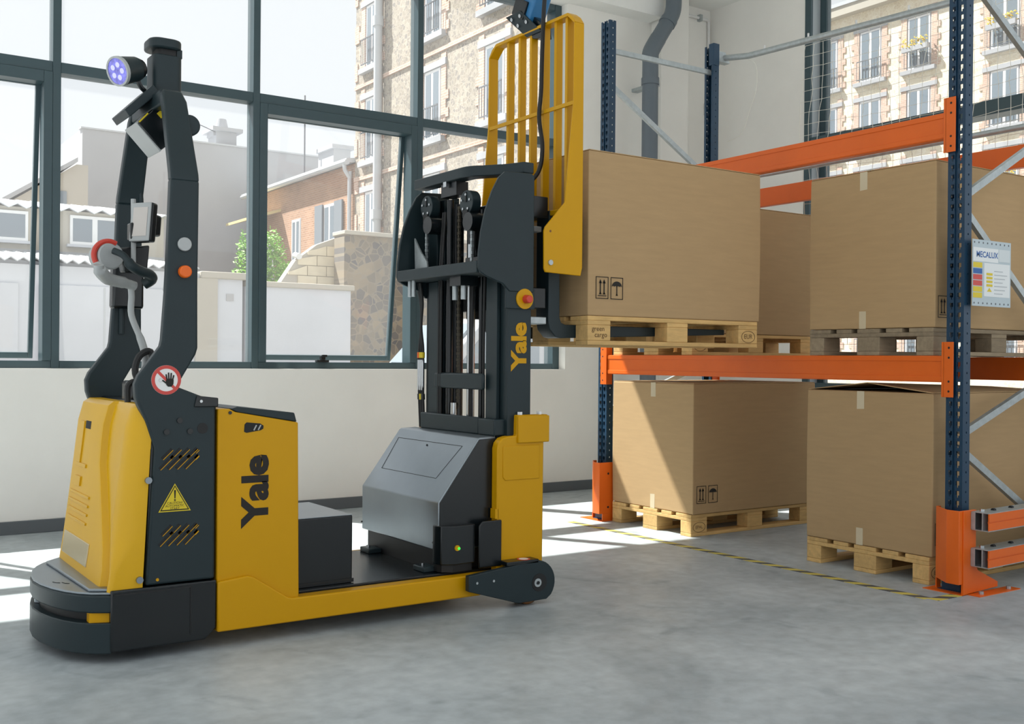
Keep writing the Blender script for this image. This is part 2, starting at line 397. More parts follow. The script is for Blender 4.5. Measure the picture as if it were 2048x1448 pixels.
# end-wall window
T = Thing('window_7', (WX, 3.0, 0.9), None, None, kind='structure')
T.part('jamb', MB().box(WX-0.01, WX+0.02, 6.185, 6.25, 0.9, 4.66), M_frame, bevel=0.003)
T.part('jamb_side', MB().box(WX+0.02, WX+0.13, 6.19, 6.25, 0.9, 4.66), mat('pale grey jamb side', (170, 178, 182), 0.5))  # side of the jamb, coloured paler than the frame
T.part('jamb', MB().box(WX+0.12, WX+0.18, 6.12, 6.19, 0.9, 4.66), M_frame, bevel=0.003)
T.part('transom', MB().box(WX+0.0, WX+0.16, -1.0, 6.19, 3.0, 3.11), M_frame, bevel=0.003)
T.part('bottom_rail', MB().box(WX+0.0, WX+0.16, -1.0, 6.19, 0.9, 0.97), M_frame, bevel=0.003)
T.part('mullion', MB().box(WX+0.0, WX+0.16, 3.60, 3.66, 0.97, 3.0), M_frame, bevel=0.003)
for (y0, y1) in ((-1.0, 3.63), (3.63, 6.12)):
    T.part('pane', MB().box(WX+0.13, WX+0.138, y0, y1, 0.97, 3.0), M_glass)
    T.part('pane', MB().box(WX+0.13, WX+0.138, y0, y1, 3.11, 4.66), M_glass)
# hazard tape on the floor
tag(MB().box(4.57, 4.63, 3.12, 5.98, 0.0, 0.0015).build('hazard_tape', M_haz), 'long black and yellow hazard tape stuck on floor in front of rack', 'tape', 'floor marking tape')
tag(MB().box(4.60, 4.86, 3.06, 3.12, 0.0, 0.0015).build('hazard_tape', M_haz), 'short black and yellow tape strip turning in to rack foot', 'tape', 'floor marking tape')
# drain pipe on the wall by the corner
T = Thing('drain_pipe', (6.31, 7.10, 0), 'thick grey plastic drain pipe with bend on the white wall', 'pipe')
pr = 0.072; PX, PY = 6.31, 7.10
T.part('pipe_run', MB().cyl((PX, PY, 0.0), (PX, PY, 3.84), pr, 24), M_pipe, smooth=True)
T.part('elbow', MB().tube(smoothpath([(PX, PY, 3.82), (PX, PY, 3.88), (PX+0.03, PY, 3.94), (PX+0.09, PY, 4.03)], 5), pr+0.003, 24), M_pipe, smooth=True)
T.part('pipe_run', MB().tube(smoothpath([(PX+0.07, PY, 4.0), (PX+0.22, PY, 4.22), (PX+0.265, PY, 4.31), (PX+0.275, PY, 4.40), (PX+0.275, PY, 4.54)], 5), pr, 24), M_pipe, smooth=True)
T.part('collar', MB().cyl((PX, PY, 3.60), (PX, PY, 3.66), pr+0.008, 24), M_pipe, smooth=True)
T.part('collar', MB().tube([(PX+0.19, PY, 4.175), (PX+0.22, PY, 4.22)], pr+0.006, 24), M_pipe, smooth=True)
T.part('wall_bracket', MB().box(PX+0.06, PX+0.13, PY+0.02, WY, 3.61, 3.64), M_galv)
# cable conduit running round the corner
T = Thing('cable_conduit', (7.3, 7.39, 3.6), 'thin white cable conduit under the ceiling beside the corner', 'conduit')
T.part('tube', MB().tube([(6.96, 7.40, 4.44), (7.30, 7.40, 4.44), (7.32, 7.40, 4.42), (7.32, 7.40, 3.62)], 0.014, 8), M_white, smooth=True)
for p in ((7.0, 4.44), (7.2, 4.44)): T.part('clip', MB().box(p[0]-0.015, p[0]+0.015, 7.375, 7.42, p[1]-0.03, p[1]+0.03), M_galv)
T.part('clip', MB().box(7.29, 7.35, 7.375, 7.42, 4.0, 4.03), M_galv)
T.part('socket_box', MB().box(7.28, 7.355, 7.36, 7.42, 3.52, 3.64), M_white, bevel=0.006)

# ================================================================== THE PALLET RACK
RX, RXB = 4.87, 5.97                   # front and rear faces of the frames
YL, YR = 5.92, 3.115                   # near (-Y) side of the left and right frames
UW, UD = 0.095, 0.06
def upright_mesh(h, flip=1):
    """perforated upright in local coords: front face at x=0 (depth goes to +x*flip), y from 0 to UW"""
    mb = MB(); t = 0.003; p = 0.05
    def bx(x0, x1, y0, y1, z0, z1):
        if flip < 0: x0, x1 = -x1, -x0
        mb.box(x0, x1, y0, y1, z0, z1)
    n = int(h/p)
    cols = (0.026, 0.069); hw = 0.0095
    bx(0, t, 0.0, cols[0]-hw, 0, h); bx(0, t, cols[1]+hw, UW, 0, h)
    bx(0.008, 0.008+t, 0.040, 0.055, 0, h)                   # sunk middle groove
    bx(0, 0.008+t, cols[0]+hw, 0.040, 0, h); bx(0, 0.008+t, 0.055, cols[1]-hw, 0, h)
    for c in cols:
        for k in range(n):
            z = k*p
            bx(0, t, c-hw, c+hw, z, z+0.017)
            bx(0, t, c-hw, c-0.003, z+0.017, z+0.028); bx(0, t, c+0.003, c+hw, z+0.017, z+0.028)
    for y0 in (0, UW-t):
        bx(t, 0.028, y0, y0+t, 0, h); bx(0.036, UD, y0, y0+t, 0, h)
        for k in range(n): bx(0.028, 0.036, y0, y0+t, k*p, k*p+0.04)
    bx(UD-t, UD, t, 0.02, 0, h); bx(UD-t, UD, UW-0.02, UW-t, 0, h)
    return mb
T = Thing('pallet_rack', (5.4, 4.5, 0), 'tall pallet rack with blue uprights and orange beams', 'pallet rack')
Rk = T
me_f = upright_mesh(3.6).mesh('upright'); me_f.materials.append(M_blue)
me_r = upright_mesh(3.6, -1).mesh('upright'); me_r.materials.append(M_blue)
def place(me, name, loc, parent=Rk, cap=True):
    o = bpy.data.objects.new(name, me); C.objects.link(o); o.parent = parent.o; o.matrix_parent_inverse = parent.inv; o.location = loc; return o
for y in (YL, YR):
    u = place(me_f, 'upright', (RX, y, 0.006)); v = place(me_r, 'upright', (RXB, y, 0.006))
    for x in (RX+UD/2, RXB-UD/2):
        T.part('base_plate', MB().box(x-0.06, x+0.06, y-0.02, y+UW+0.02, 0, 0.006), M_blue)
        T.part('foot', MB().box(x-0.045, x+0.045, y-0.004, y+UW+0.004, 0.006, 0.05), M_blue)
    T.part('cap', MB().box(RXB-UD-0.002, RXB+0.002, y-0.004, y+0.05, 3.45, 3.62), M_blue, bevel=0.004)
# beams
def beam(xa, xb, z0, z1, front):
    mb = MB(); y0, y1 = YR+UW+0.004, YL-0.004
    e = 0.006 if front else -0.006
    xf = xa if front else xb
    mb.box(xa, xb, y0, y1, z0, z1)
    s = -1 if front else 1
    for (a, b) in ((z1-0.028, z1-0.002), (z0+0.004, z0+0.03)):
        mb.box(min(xf, xf+s*0.004), max(xf, xf+s*0.004), y0, y1, a, b)
    bo = T.part('beam', mb, M_org, bevel=0.0025)
    for (ya, sg) in ((y1, 1), (y0, -1)):
        c = MB(); zc0, zc1 = z0-0.075, z1+0.07
        xo = xa-0.012 if front else xb+0.012
        y_in, y_out = ya, ya+sg*0.055
        c.box(min(xo, xo+0.005), max(xo, xo+0.005), min(y_in-sg*0.012, y_out), max(y_in-sg*0.012, y_out), zc0, zc1)
        xe = xb if front else xa
        c.box(min(xo, xe), max(xo, xe), min(ya-sg*0.001, ya+sg*0.0035), max(ya-sg*0.001, ya+sg*0.0035), zc0, zc1)
        co = c.build('connector', M_org, bo, bevel=0.0015)
        for zz in (zc0+0.03, zc0+0.08, zc1-0.08, zc1-0.03):
            x_h = xo-0.0006 if front else xo+0.0056
            MB().cyl((x_h, ya+sg*0.03, zz), (x_h+0.0008, ya+sg*0.03, zz), 0.006, 10).build('connector_hole', M_dark, bo)
    return bo
for (z0, z1) in ((1.052, 1.188), (2.295, 2.428)):
    beam(RX-0.006, RX+0.046, z0, z1, True)
    beam(RXB-0.046, RXB+0.006, z0, z1, False)
# frame bracing: galvanised struts inside each frame
def strut(a, b, y):
    a, b = Vector(a), Vector(b); d = (b-a).normalized(); nrm = Vector((-d.z, 0, d.x))
    mb = MB(); c = (a+b)/2
    mb.obox((c.x, y, c.z), d*((b-a).length/2), (0, 0.0015, 0), nrm*0.018)
    for s in (-1, 1):
        cc = c+nrm*0.0165*s
        mb.obox((cc.x, y+0.012, cc.z), d*((b-a).length/2), (0, 0.012, 0), nrm*0.0015)
    st = T.part('brace', mb, M_galv)
    for p in (a+d*0.012, b-d*0.012): MB().cyl((p.x, y-0.006, p.z), (p.x, y, p.z), 0.008, 8).build('bolt', M_chrome, st)
xa, xb = RX+UD-0.025, RXB-UD+0.025
for y in (YL+0.035, YR+0.035):
    strut((xa, 0, 3.40), (xb, 0, 3.40), y)
    zs = [(3.16, 2.56), (1.97, 2.54), (1.95, 1.18), (0.79, 1.50 if False else 1.19), (0.73, 0.12)]
    strut((xa, 0, 3.16), (xb, 0, 2.56), y)
    strut((xa, 0, 1.985), (xb, 0, 2.53), y)
    strut((xa, 0, 1.955), (xb, 0, 1.18), y)
    strut((xa, 0, 0.78), (xb, 0, 1.15), y)
    strut((xa, 0, 0.72), (xb, 0, 0.14), y)
# the orange protectors
def protector(T, y0, foot):
    x0 = RX-0.10
    t = 0.006; yn = 0.05
    mb = MB(); zb = 0.055
    # bent front plate: three facets wrapped about the upright
    poly = [(RX+0.02, y0+0.135), (x0+0.085, y0+0.135), (x0, y0+0.02), (x0, y0-yn), (RX+0.03, y0-yn)]
    inner = [(RX+0.02, y0+0.135-t), (x0+0.085+t*0.6, y0+0.135-t), (x0+t, y0+0.02-t*0.4), (x0+t, y0-yn+t), (RX+0.03, y0-yn+t)]
    mb.prism(poly+inner[::-1], 'z', zb, 0.42)
    T.part('guard_plate', mb, M_org, bevel=0.002)
    T.part('side_leg', MB().box(x0+0.03, RX+0.03, y0-yn, y0-yn+t, 0.004, zb), M_org)
    T.part('side_leg', MB().box(x0+0.085, RX+0.02, y0+0.135-t, y0+0.135, 0.004, zb), M_org)
    T.part('floor_plate', MB().box(x0+0.02, RX+0.03, y0-0.055, y0+UW+(0.07 if foot else 0.10), 0, 0.004), M_org)
T = Thing('upright_protector', (RX-0.06, YL, 0), 'orange steel foot guard around the blue upright nearest the window wall', 'guard', 'orange rack foot guards')
protector(T, YL, False)
for z in (0.10, 0.34): T.part('bolt', MB().cyl((RX-0.02, YL-0.052, z), (RX-0.02, YL-0.045, z), 0.008, 10), M_dark)
T = Thing('end_barrier', (RX-0.06, YR-0.06, 0), 'orange end barrier with two slotted rails and foot guard by the tape corner', 'barrier', 'orange rack foot guards')
protector(T, YR, True)
yb = YR-0.050
T.part('side_gusset', MB().prism([(4.80, 0.004), (5.10, 0.014), (5.10, 0.04), (4.925, 0.115), (4.905, 0.14), (4.905, 0.42), (4.80, 0.42)], 'y', yb-0.006, yb), M_org, bevel=0.0015)
T.part('floor_plate', MB().box(4.84, 5.20, YR-0.120, YR-0.050, 0, 0.004), M_org)
for x in (4.90, 5.14): T.part('bolt', MB().cyl((x, YR-0.09, 0.004), (x, YR-0.09, 0.018), 0.012, 8), M_galv)
for z in (0.327, 0.146):
    e = math.radians(2.5); dx, dy = math.cos(e), math.sin(e)
    y1, y0 = yb-0.007, yb-0.100; H = 0.084; t = 0.004; x0, x1 = 4.862, 6.6
    def rb(mb, ya, yb_, za, zb_):
        mb.add([(x, y+(x-x0)*dy, zz) for zz in (za, zb_) for (x, y) in ((x0, ya), (x1, ya), (x1, yb_), (x0, yb_))],
               [(0,3,2,1),(4,5,6,7),(0,1,5,4),(1,2,6,5),(2,3,7,6),(3,0,4,7)])
    m1 = MB(); rb(m1, y0, y0+t, z, z+H*0.46); rb(m1, y0-0.003, y0+t, z+H*0.54, z+H); rb(m1, y0+0.002, y0+0.006, z+H*0.44, z+H*0.56)
    rl = T.part('rail', m1, M_org)
    m2 = MB(); rb(m2, y0, y1, z+H, z+H+t); rb(m2, y0, y1, z-t, z); rb(m2, y1-t, y1, z, z+H)
    m2.build('rail_channel', M_galv, rl)
    m3 = MB(); m3.box(x0-0.004, x0+0.0, y0+0.07, y1, z, z+H)
    m3.box(x0-0.002, x0+0.05, y0+0.03, y0+0.036, z, z+H)
    m3.build('end_bracket', M_galv, rl)
    for k in range(9): MB().cyl((x0+0.14+0.17*k, y0+0.05+(0.12+0.17*k)*dy, z+H+t), (x0+0.12+0.17*k, y0+0.05+(0.12+0.17*k)*dy, z+H+t+0.001), 0.010, 8).build('slot', M_dark, rl)
    MB().cyl((x0+0.04, y0+0.06, z+H+t), (x0+0.04, y0+0.06, z+H+t+0.012), 0.012, 8).build('bolt', M_chrome, rl)
# capacity sign on the frame
T = Thing('load_sign', (5.05, 3.08, 1.45), 'pale blue load capacity sign hung on the rack frame', 'sign')
sx0, sx1, sz0, sz1, sy = 4.895, 5.235, 1.44, 1.775, 3.085
M_sheet = mat('pale blue sheet sign', (178, 192, 198), 0.4, var=0.02)
M_paper = mat('white sign paper', (222, 226, 226), 0.5)
M_sblue = mat('sign blue', (32, 92, 160), 0.5)
T.part('sheet', MB().box(sx0, sx1, sy, sy+0.004, sz0, sz1), M_sheet)
T.part('heading_field', MB().box(4.90, 5.12, sy-0.001, sy, 1.665, 1.735), M_paper)
T.part('side_field', MB().box(5.125, 5.225, sy-0.001, sy, 1.672, 1.735), mat('sign field', (204, 212, 214), 0.5))
T.part('lettering', text_mesh('MECALUX', 0.042, (5.02, sy-0.001, 1.70), (1, 0, 0), (0, 0, 1), 0.0006, 0.0007), M_sblue)
T.part('table_field', MB().box(4.995, 5.225, sy-0.001, sy, 1.49, 1.66), M_paper)
for k, c in enumerate((M_signyel, M_sblue, M_signred, M_signred, M_signyel, M_signyel)):
    T.part('colour_field', MB().box(4.90, 4.978, sy-0.001, sy, 1.634-0.0305*k, 1.66-0.0305*k), c)
for k in range(4): T.part('load_bar', MB().box(5.015, 5.068, sy-0.002, sy-0.001, 1.598-0.019*k, 1.61-0.019*k), M_signyel)
T.part('warning_triangle', MB().prism([(5.02, 1.515), (5.062, 1.515), (5.041, 1.535)], 'y', sy-0.002, sy-0.001), M_signyel)
lt = MB()
for k in range(7): lt.box(5.085, 5.16+0.02*(k % 3), sy-0.002, sy-0.001, 1.505+0.019*k, 1.509+0.019*k)
T.part('small_print', lt, mat('sign grey print', (176, 182, 186), 0.6))
for k in range(9):
    for z in (1.455, 1.76): T.part('eyelet', MB().cyl((4.91+0.038*k, sy-0.0008, z), (4.91+0.038*k, sy, z), 0.005, 8), M_iron)

# safety net hung behind the rack, with its top rail and lower tube
T = Thing('safety_net', (6.12, 4.2, 1.2), 'white square mesh safety net hung behind the pallet rack', 'net')
NX = 6.12; ny, nz = 33, 26
Y0, Y1, Z0, Z1 = 5.22, 2.45, 1.28, 3.46
def nethang(j, k):
    fy, fz = j/ny, k/nz
    y = Y0+(Y1-Y0)*fy; ztop = Z1-0.04*fy
    z = Z0+(ztop-Z0)*fz
    rnd = random.Random(j*131+k)
    sag = 0.02*math.sin(fy*9+fz*3)*math.sin(fz*PI)
    return (NX+0.02*math.sin(fy*23+fz*5)*math.sin(fz*PI)+rnd.uniform(-.004, .004), y+rnd.uniform(-.008, .008)+0.016*math.sin(fz*11+fy*17), z+sag+rnd.uniform(-.004, .004))
G = [[nethang(j, k) for k in range(nz+1)] for j in range(ny+1)]
mb = MB()
for j in range(ny+1): mb.tube(G[j], 0.0016, 4)
for k in range(nz+1): mb.tube([G[j][k] for j in range(ny+1)], 0.0016, 4)
net = T.part('mesh_cord', mb, M_net); net['kind'] = 'stuff'
T.part('top_rail', MB().tube([(6.02, 6.0, 3.53), (6.12, 5.75, 3.515), (6.13, 2.4, 3.40)], 0.024, 10), M_galv, smooth=True)
T.part('rail_bracket', MB().prism([(5.98, 3.49), (6.10, 3.49), (6.05, 3.57), (5.98, 3.57)], 'y', 5.93, 5.99), M_galv)
T.part('lower_tube', MB().tube([(6.08, 6.02, 2.565), (6.08, 2.4, 2.565)], 0.02, 10), M_galv, smooth=True)
for k in range(8): T.part('hook', MB().tube([(6.13, 5.6-0.42*k, 3.53-0.012*k), (6.13, 5.6-0.42*k, 3.56-0.012*k)], 0.008, 6), M_white)
T.part('loose_cord', MB().tube(smoothpath([(6.10, 5.74, 3.48), (6.10, 5.66, 3.42), (6.10, 5.65, 3.25), (6.10, 5.72, 3.08), (6.10, 5.80, 2.92), (6.10, 5.95, 2.88)], 5), 0.002, 4), M_net)

# ================================================================== PALLETS AND CARTONS
PL, PW = 1.2, 0.8
def text_on(o, mb, m): mb.build('lettering', m, o)
def make_pallet(wood, stamps):
    """EUR pallet, local origin at the -x, -y bottom corner"""
    root = empty('euro_pallet')
    for y0, wd in ((0, 0.1), (0.3275, 0.145), (0.7, 0.1)):
        MB().box(0, PL, y0, y0+wd, 0, 0.022).build('bottom_board', wood, root, bevel=0.003)
    for i, x0 in enumerate((0, 0.5275, 1.055)):
        MB().box(x0, x0+0.145, 0, PW, 0.1, 0.122).build('cross_board', wood, root, bevel=0.003)
        for j, (y0, wd) in enumerate(((0, 0.1), (0.3275, 0.145), (0.7, 0.1))):
            b = MB().box(x0, x0+0.145, y0, y0+wd, 0.022, 0.1).build('block', wood, root, bevel=0.004)
            if j == 0 and i == 2 and 'EUR' in stamps:
                text_on(b, text_mesh('EUR', 0.036, (x0+0.0725, y0, 0.06), (1, 0, 0), (0, 0, 1), 0.0012), M_stamp)
                el = MB(); n = 28
                pts = [(x0+0.0725+0.052*math.cos(2*PI*k/n), y0-0.001, 0.06+0.032*math.sin(2*PI*k/n)) for k in range(n)]
                el.tube(pts, 0.0014, 4, closed=True); el.build('stamp_ring', M_stamp, b)
            if j == 0 and i == 0 and 'EPAL' in stamps:
                text_on(b, text_mesh('EPAL', 0.030, (x0+0.0725, y0, 0.06), (1, 0, 0), (0, 0, 1), 0.0012), M_stamp)
                el = MB(); n = 28
                pts = [(x0+0.0725+0.055*math.cos(2*PI*k/n), y0-0.001, 0.06+0.032*math.sin(2*PI*k/n)) for k in range(n)]
                el.tube(pts, 0.0014, 4, closed=True); el.build('stamp_ring', M_stamp, b)
            if j == 0 and i == 0 and 'green' in stamps:
                mbt = text_mesh('green', 0.036, (x0+0.065, y0, 0.080), (1, 0, 0), (0, 0, 1), 0.0012)
                t2 = text_mesh('cargo', 0.036, (x0+0.082, y0, 0.050), (1, 0, 0), (0, 0, 1), 0.0012); mbt.add(t2.v, t2.f)
                text_on(b, mbt, M_stamp)
    for y0, wd in ((0, 0.145), (0.1875, 0.1), (0.3275, 0.145), (0.5125, 0.1), (0.655, 0.145)):
        MB().box(0, PL, y0, y0+wd, 0.122, 0.144).build('top_board', wood, root, bevel=0.003)
    return root
M_stamp = mat('burnt stamp brown', (96, 70, 40), 0.8)
pal_new = make_pallet(M_wood, ('EPAL',))
spots = [
    ((4.87, 5.045, 0.0), 0.0, 'light wood pallet on the floor beside the orange foot guard', None),
    ((4.875, 3.30, 0.0), -0.005, 'light wood pallet on the floor beside the orange end barrier', None),
    ((4.88, 5.06, 1.189), 0.0, 'light wood pallet on the rack beam behind the lifted load', None),
]
pal_fork = make_pallet(M_wood, ('green', 'EUR')); pal_fork.location = (3.25, 4.10, 1.226)
tag(pal_fork, 'light wood pallet stamped green cargo raised on the truck forks', 'pallet', 'wooden pallets under the cartons')
pal_old = make_pallet(M_wood2, ()); pal_old.location = (4.87, 3.285, 1.189)
tag(pal_old, 'weathered grey brown pallet on the rack beam under a carton', 'pallet', 'wooden pallets under the cartons')
for i, (loc, rz, lab, _) in enumerate(spots):
    o = pal_new if i == 0 else copy_tree(pal_new)
    o.location = loc; o.rotation_euler[2] = rz; tag(o, lab, 'pallet', 'wooden pallets under the cartons')

def picto(ax, x, z, w, h, root, umb, off):
    """handling mark drawn on the -Y face, lower left corner at x,z"""
    mb = MB(); y0, y1 = off-0.0008, off; t = 0.0035
    mb.box(x, x+w, y0, y1, z, z+t); mb.box(x, x+w, y0, y1, z+h-t, z+h); mb.box(x, x+t, y0, y1, z, z+h); mb.box(x+w-t, x+w, y0, y1, z, z+h)
    if not umb:
        mb.box(x+w*0.16, x+w*0.84, y0, y1, z+h*0.12, z+h*0.155)
        for c in (0.36, 0.66):
            cx = x+w*c
            mb.box(cx-0.003, cx+0.003, y0, y1, z+h*0.22, z+h*0.78)
            mb.prism([(cx-w*0.12, z+h*0.70), (cx, z+h*0.88), (cx+w*0.12, z+h*0.70)], 'y', y0, y1)
            mb.prism([(cx-w*0.11, z+h*0.20), (cx, z+h*0.32), (cx+w*0.11, z+h*0.20)], 'y', y0, y1)
    else:
        cx = x+w*0.5
        dome = [(cx+w*0.4*math.cos(a), z+h*0.58+h*0.24*math.sin(a)) for a in [PI*i/12 for i in range(13)]]
        scal = [(cx-w*0.4+w*0.8*i/8, z+h*(0.58+(0.035 if i % 2 else 0))) for i in range(1, 8)]
        mb.prism(dome+scal, 'y', y0, y1)
        mb.box(cx-0.0025, cx+0.0025, y0, y1, z+h*0.18, z+h*0.60)
        mb.prism([(cx-w*0.09, z+h*0.17), (cx+w*0.09, z+h*0.17), (cx, z+h*0.28)], 'y', y0, y1)
    mb.build('handling_mark', M_ink, root)
def make_carton(loc, lx, ly, h, rz, label, mark_x, mark_z, tape=True, flap=0.0, tape_y=0.48, mark_w=0.085, mark_h=0.135, gap=0.115):
    """corrugated carton, local origin at the -x -y bottom corner; seam of the top flaps runs along x"""
    root = empty('carton', loc, rz); tag(root, label, 'carton', 'brown cardboard cartons')
    B = 0.012
    # gently bulged side walls
    n = 6; secs = []
    for k in range(n+1):
        f = k/n; bl = 0.003*math.sin(PI*f)
        secs.append([(-bl, -bl, f*h), (lx*0.5, -bl*1.5, f*h), (lx+bl, -bl, f*h), (lx+bl, ly*0.5, f*h), (lx+bl, ly+bl, f*h), (lx*0.5, ly+bl, f*h), (-bl, ly+bl, f*h), (-bl*1.2, ly*0.5, f*h)])
    MB().loft(secs, cap=True).build('body', M_card, root, smooth=False, bevel=0.006, seg=3)
    ym = ly*0.5
    for (ya, yb) in ((0.002, ym-0.002), (ly-0.002, ym+0.002)):      # the two top flaps
        lift = flap
        mb = MB(); zt = h+0.001
        P = [(0.003, ya, zt), (lx-0.003, ya, zt), (lx-0.003, yb, zt+lift*0.35), (0.003, yb, zt+lift)]
        mb.add(P+[(p[0], p[1], p[2]+0.005) for p in P], [(0,1,2,3),(7,6,5,4),(0,4,5,1),(1,5,6,2),(2,6,7,3),(3,7,4,0)])
        mb.build('flap', M_card, root, bevel=0.0015)
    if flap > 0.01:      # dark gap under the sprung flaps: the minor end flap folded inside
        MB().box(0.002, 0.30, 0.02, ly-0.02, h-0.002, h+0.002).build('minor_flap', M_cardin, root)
    if tape:
        ty = ly*tape_y
        MB().box(-0.0012, 0.0, ty-0.024, ty+0.024, h-0.16, h+0.001).build('tape_strip', M_tape, root)
        MB().box(-0.0012, 0.0, ty-0.022, ty+0.022, 0.0, 0.17).build('tape_strip', M_tape, root)
        if flap < 0.01: MB().box(0.0, lx, ym-0.024, ym+0.024, h+0.006, h+0.0068).build('tape_strip', M_tape, root)
    if mark_x is not None:
        picto('y', mark_x, mark_z, mark_w, mark_h, root, False, -0.004); picto('y', mark_x+gap, mark_z, mark_w, mark_h, root, True, -0.004)
    return root
make_carton((3.25, 4.10, 1.371), 1.215, 0.80, 0.815, 0, 'brown carton with arrow and umbrella marks lifted on the truck forks', 0.045, 0.085, tape=False, mark_w=0.08, mark_h=0.11, gap=0.095)
make_carton((4.875, 5.035, 0.146), 1.19, 0.815, 0.855, 0, 'sunlit brown carton on the floor pallet beside the orange foot guard', 0.03, 0.07, tape_y=0.48, mark_w=0.085, mark_h=0.115, gap=0.105)
make_carton((4.875, 3.285, 0.146), 1.19, 0.815, 0.845, 0, 'brown carton with sprung open top flaps on the floor pallet', 0.02, 0.06, flap=0.045, tape_y=0.55, mark_w=0.085, mark_h=0.115, gap=0.105)
make_carton((4.875, 3.28, 1.335), 1.19, 0.81, 0.86, 0, 'brown carton on the weathered pallet beside the load sign', 0.02, 0.05, tape_y=0.55, mark_w=0.085, mark_h=0.115, gap=0.105)
make_carton((4.885, 5.055, 1.335), 1.16, 0.80, 0.86, 0, 'brown carton on the rack beam mostly hidden behind the lifted carton', None, 0)

# ================================================================== THE DRIVERLESS STACKER TRUCK
YC = 4.515                                  # truck centre line
def mir(y): return 2*YC-y
K = Thing('stacker_truck', (1.9, YC, 0), 'yellow and black driverless stacker truck with raised forks', 'forklift')
P = K.part
def yspan(a, b):                            # near side span and its mirror
    return ((a, b), (mir(b), mir(a)))
# --- rear bumper with scanner slot
half = [(0.0, 0.800), (0.10, 0.808), (0.20, 0.830), (0.28, 0.860), (0.34, 0.895), (0.385, 0.935), (0.415, 0.985), (0.42, 1.0)]
outl = [(x, YC-d) for d, x in half[::-1]]+[(x, YC+d) for d, x in half[1:]]
def inset(o, k): return [(1.0+(x-1.0)*(1-k), YC+(y-YC)*(1-k)) for x, y in o]
P('bumper_skirt', MB().prism(outl, 'z', 0.04, 0.155), M_blk2, smooth=True, bevel=0.004)
P('scanner_band', MB().prism(inset(outl, 0.16), 'z', 0.155, 0.192), M_rub, smooth=True)
P('slot_lining', MB().prism([(0.93, YC-0.375), (0.995, YC-0.40), (0.995, YC-0.36), (0.93, YC-0.335)], 'z', 0.1555, 0.1915), M_yel)
P('scanner_lens', MB().cyl((0.845, YC+0.09, 0.157), (0.845, YC+0.09, 0.189), 0.022, 16), M_grey, smooth=True)
P('bumper_top', MB().prism(outl, 'z', 0.192, 0.258), M_blk2, smooth=True, bevel=0.006)
tc = P('top_cover', MB().prism(inset(outl, 0.015), 'z', 0.258, 0.268), M_grey, smooth=True, bevel=0.004)
MB().prism([(0.93, YC-0.36), (1.0, YC-0.40), (1.0, YC+0.40), (0.905, YC+0.30)], 'z', 0.268, 0.280).build('raised_plate', M_grey, tc, bevel=0.004)
for k in (0, 1): MB().tube([(0.855+0.028*k, YC-0.10-0.03*k, 0.2685), (0.862+0.028*k, YC-0.12-0.03*k, 0.2685), (0.875+0.028*k, YC-0.135-0.03*k, 0.2685)], 0.0018, 4).build('embossed_mark', M_blk, tc)
# --- power head
P('base_box', MB().prism([(0.995, 0.045), (1.35, 0.045), (1.395, 0.085), (1.395, 0.275), (0.995, 0.275)], 'y', 4.09, mir(4.09)), M_blk, bevel=0.006)
P('base_panel_seam', MB().box(1.005, 1.295, 4.0875, 4.09, 0.256, 0.262), M_rub)
P('base_panel_seam', MB().box(1.291, 1.295, 4.0875, 4.09, 0.075, 0.256), M_rub)
P('power_unit', MB().prism([(1.12, 0.275), (1.395, 0.275), (1.395, 0.975), (1.14, 0.975)], 'y', 4.105, mir(4.105)), M_blk, bevel=0.012, seg=3)
# yellow cowl with raised centre panel
secs = []
N = 9
for k in range(N+1):
    t = k/N; z = 0.262+(0.952-0.262)*t
    xf = 0.985+0.085*t**0.9; yr = 4.17+0.30*min(1, max(0, (t-0.15)/0.55))*0.85+0.02*t
    ra = 0.10-0.02*t; xe = 1.112+0.034*t
    ys, yf = 4.100, mir(4.100)
    if k == N: xf += 0.012
    S = [(xe, ys)]
    S += [(xf+ra-ra*math.sin(a), ys+ra-ra*math.cos(a)) for a in [PI/2*i/6 for i in range(7)]] if yr-0.05 > ys+ra else [(xf+(yr-0.05-ys)*(1-math.sin(a)), ys+(yr-0.05-ys)*(1-math.cos(a))) for a in [PI/2*i/6 for i in range(7)]]
    S += [(xf+0.012, yr-0.016), (xf+0.010, yr-0.006), (xf-0.014, yr+0.004), (xf-0.018, yr+0.02)]
    S += [(xf-0.018, yf-0.075)]+[(xf-0.018+0.06*(1-math.cos(a)), yf-0.06+0.06*math.sin(a)) for a in [PI/2*i/5 for i in range(6)]]+[(xe, yf)]
    secs.append([(x, y, z) for x, y in S])
top = [(0.3*1.1+0.7*x+0.012, YC+(y-YC)*0.965, 0.968) for x, y, z in secs[-1]]
secs.append(top)
cw = P('cowl', MB().loft(secs), M_cowl, smooth=True, bevel=0.004)
def onface(y, z):                           # x of the raised centre panel at height z
    t = (z-0.262)/(0.952-0.262); return 0.985+0.085*max(t, 0)**0.9-0.018
def facebox(y0, y1, z0, z1, h, m, name):
    x0, x1 = onface(0, z0), onface(0, z1)
    mb = MB(); V = []
    for hh in (0.004, -h):
        V += [(x0+hh, y0, z0), (x0+hh, y1, z0), (x1+hh, y1, z1), (x1+hh, y0, z1)]
    mb.add(V, [(0,1,2,3),(7,6,5,4),(0,4,5,1),(1,5,6,2),(2,6,7,3),(3,7,4,0)])
    return mb.build(name, m, cw, bevel=0.0015)
facebox(4.63, 4.72, 0.845, 0.878, 0.001, M_dark, 'opening')
facebox(4.73, 4.80, 0.70, 0.875, 0.006, M_cowl, 'grip_rib'); facebox(4.62, 4.80, 0.685, 0.700, 0.006, M_cowl, 'grip_rib')
facebox(4.68, 4.78, 0.605, 0.645, 0.007, M_cowl, 'catch')
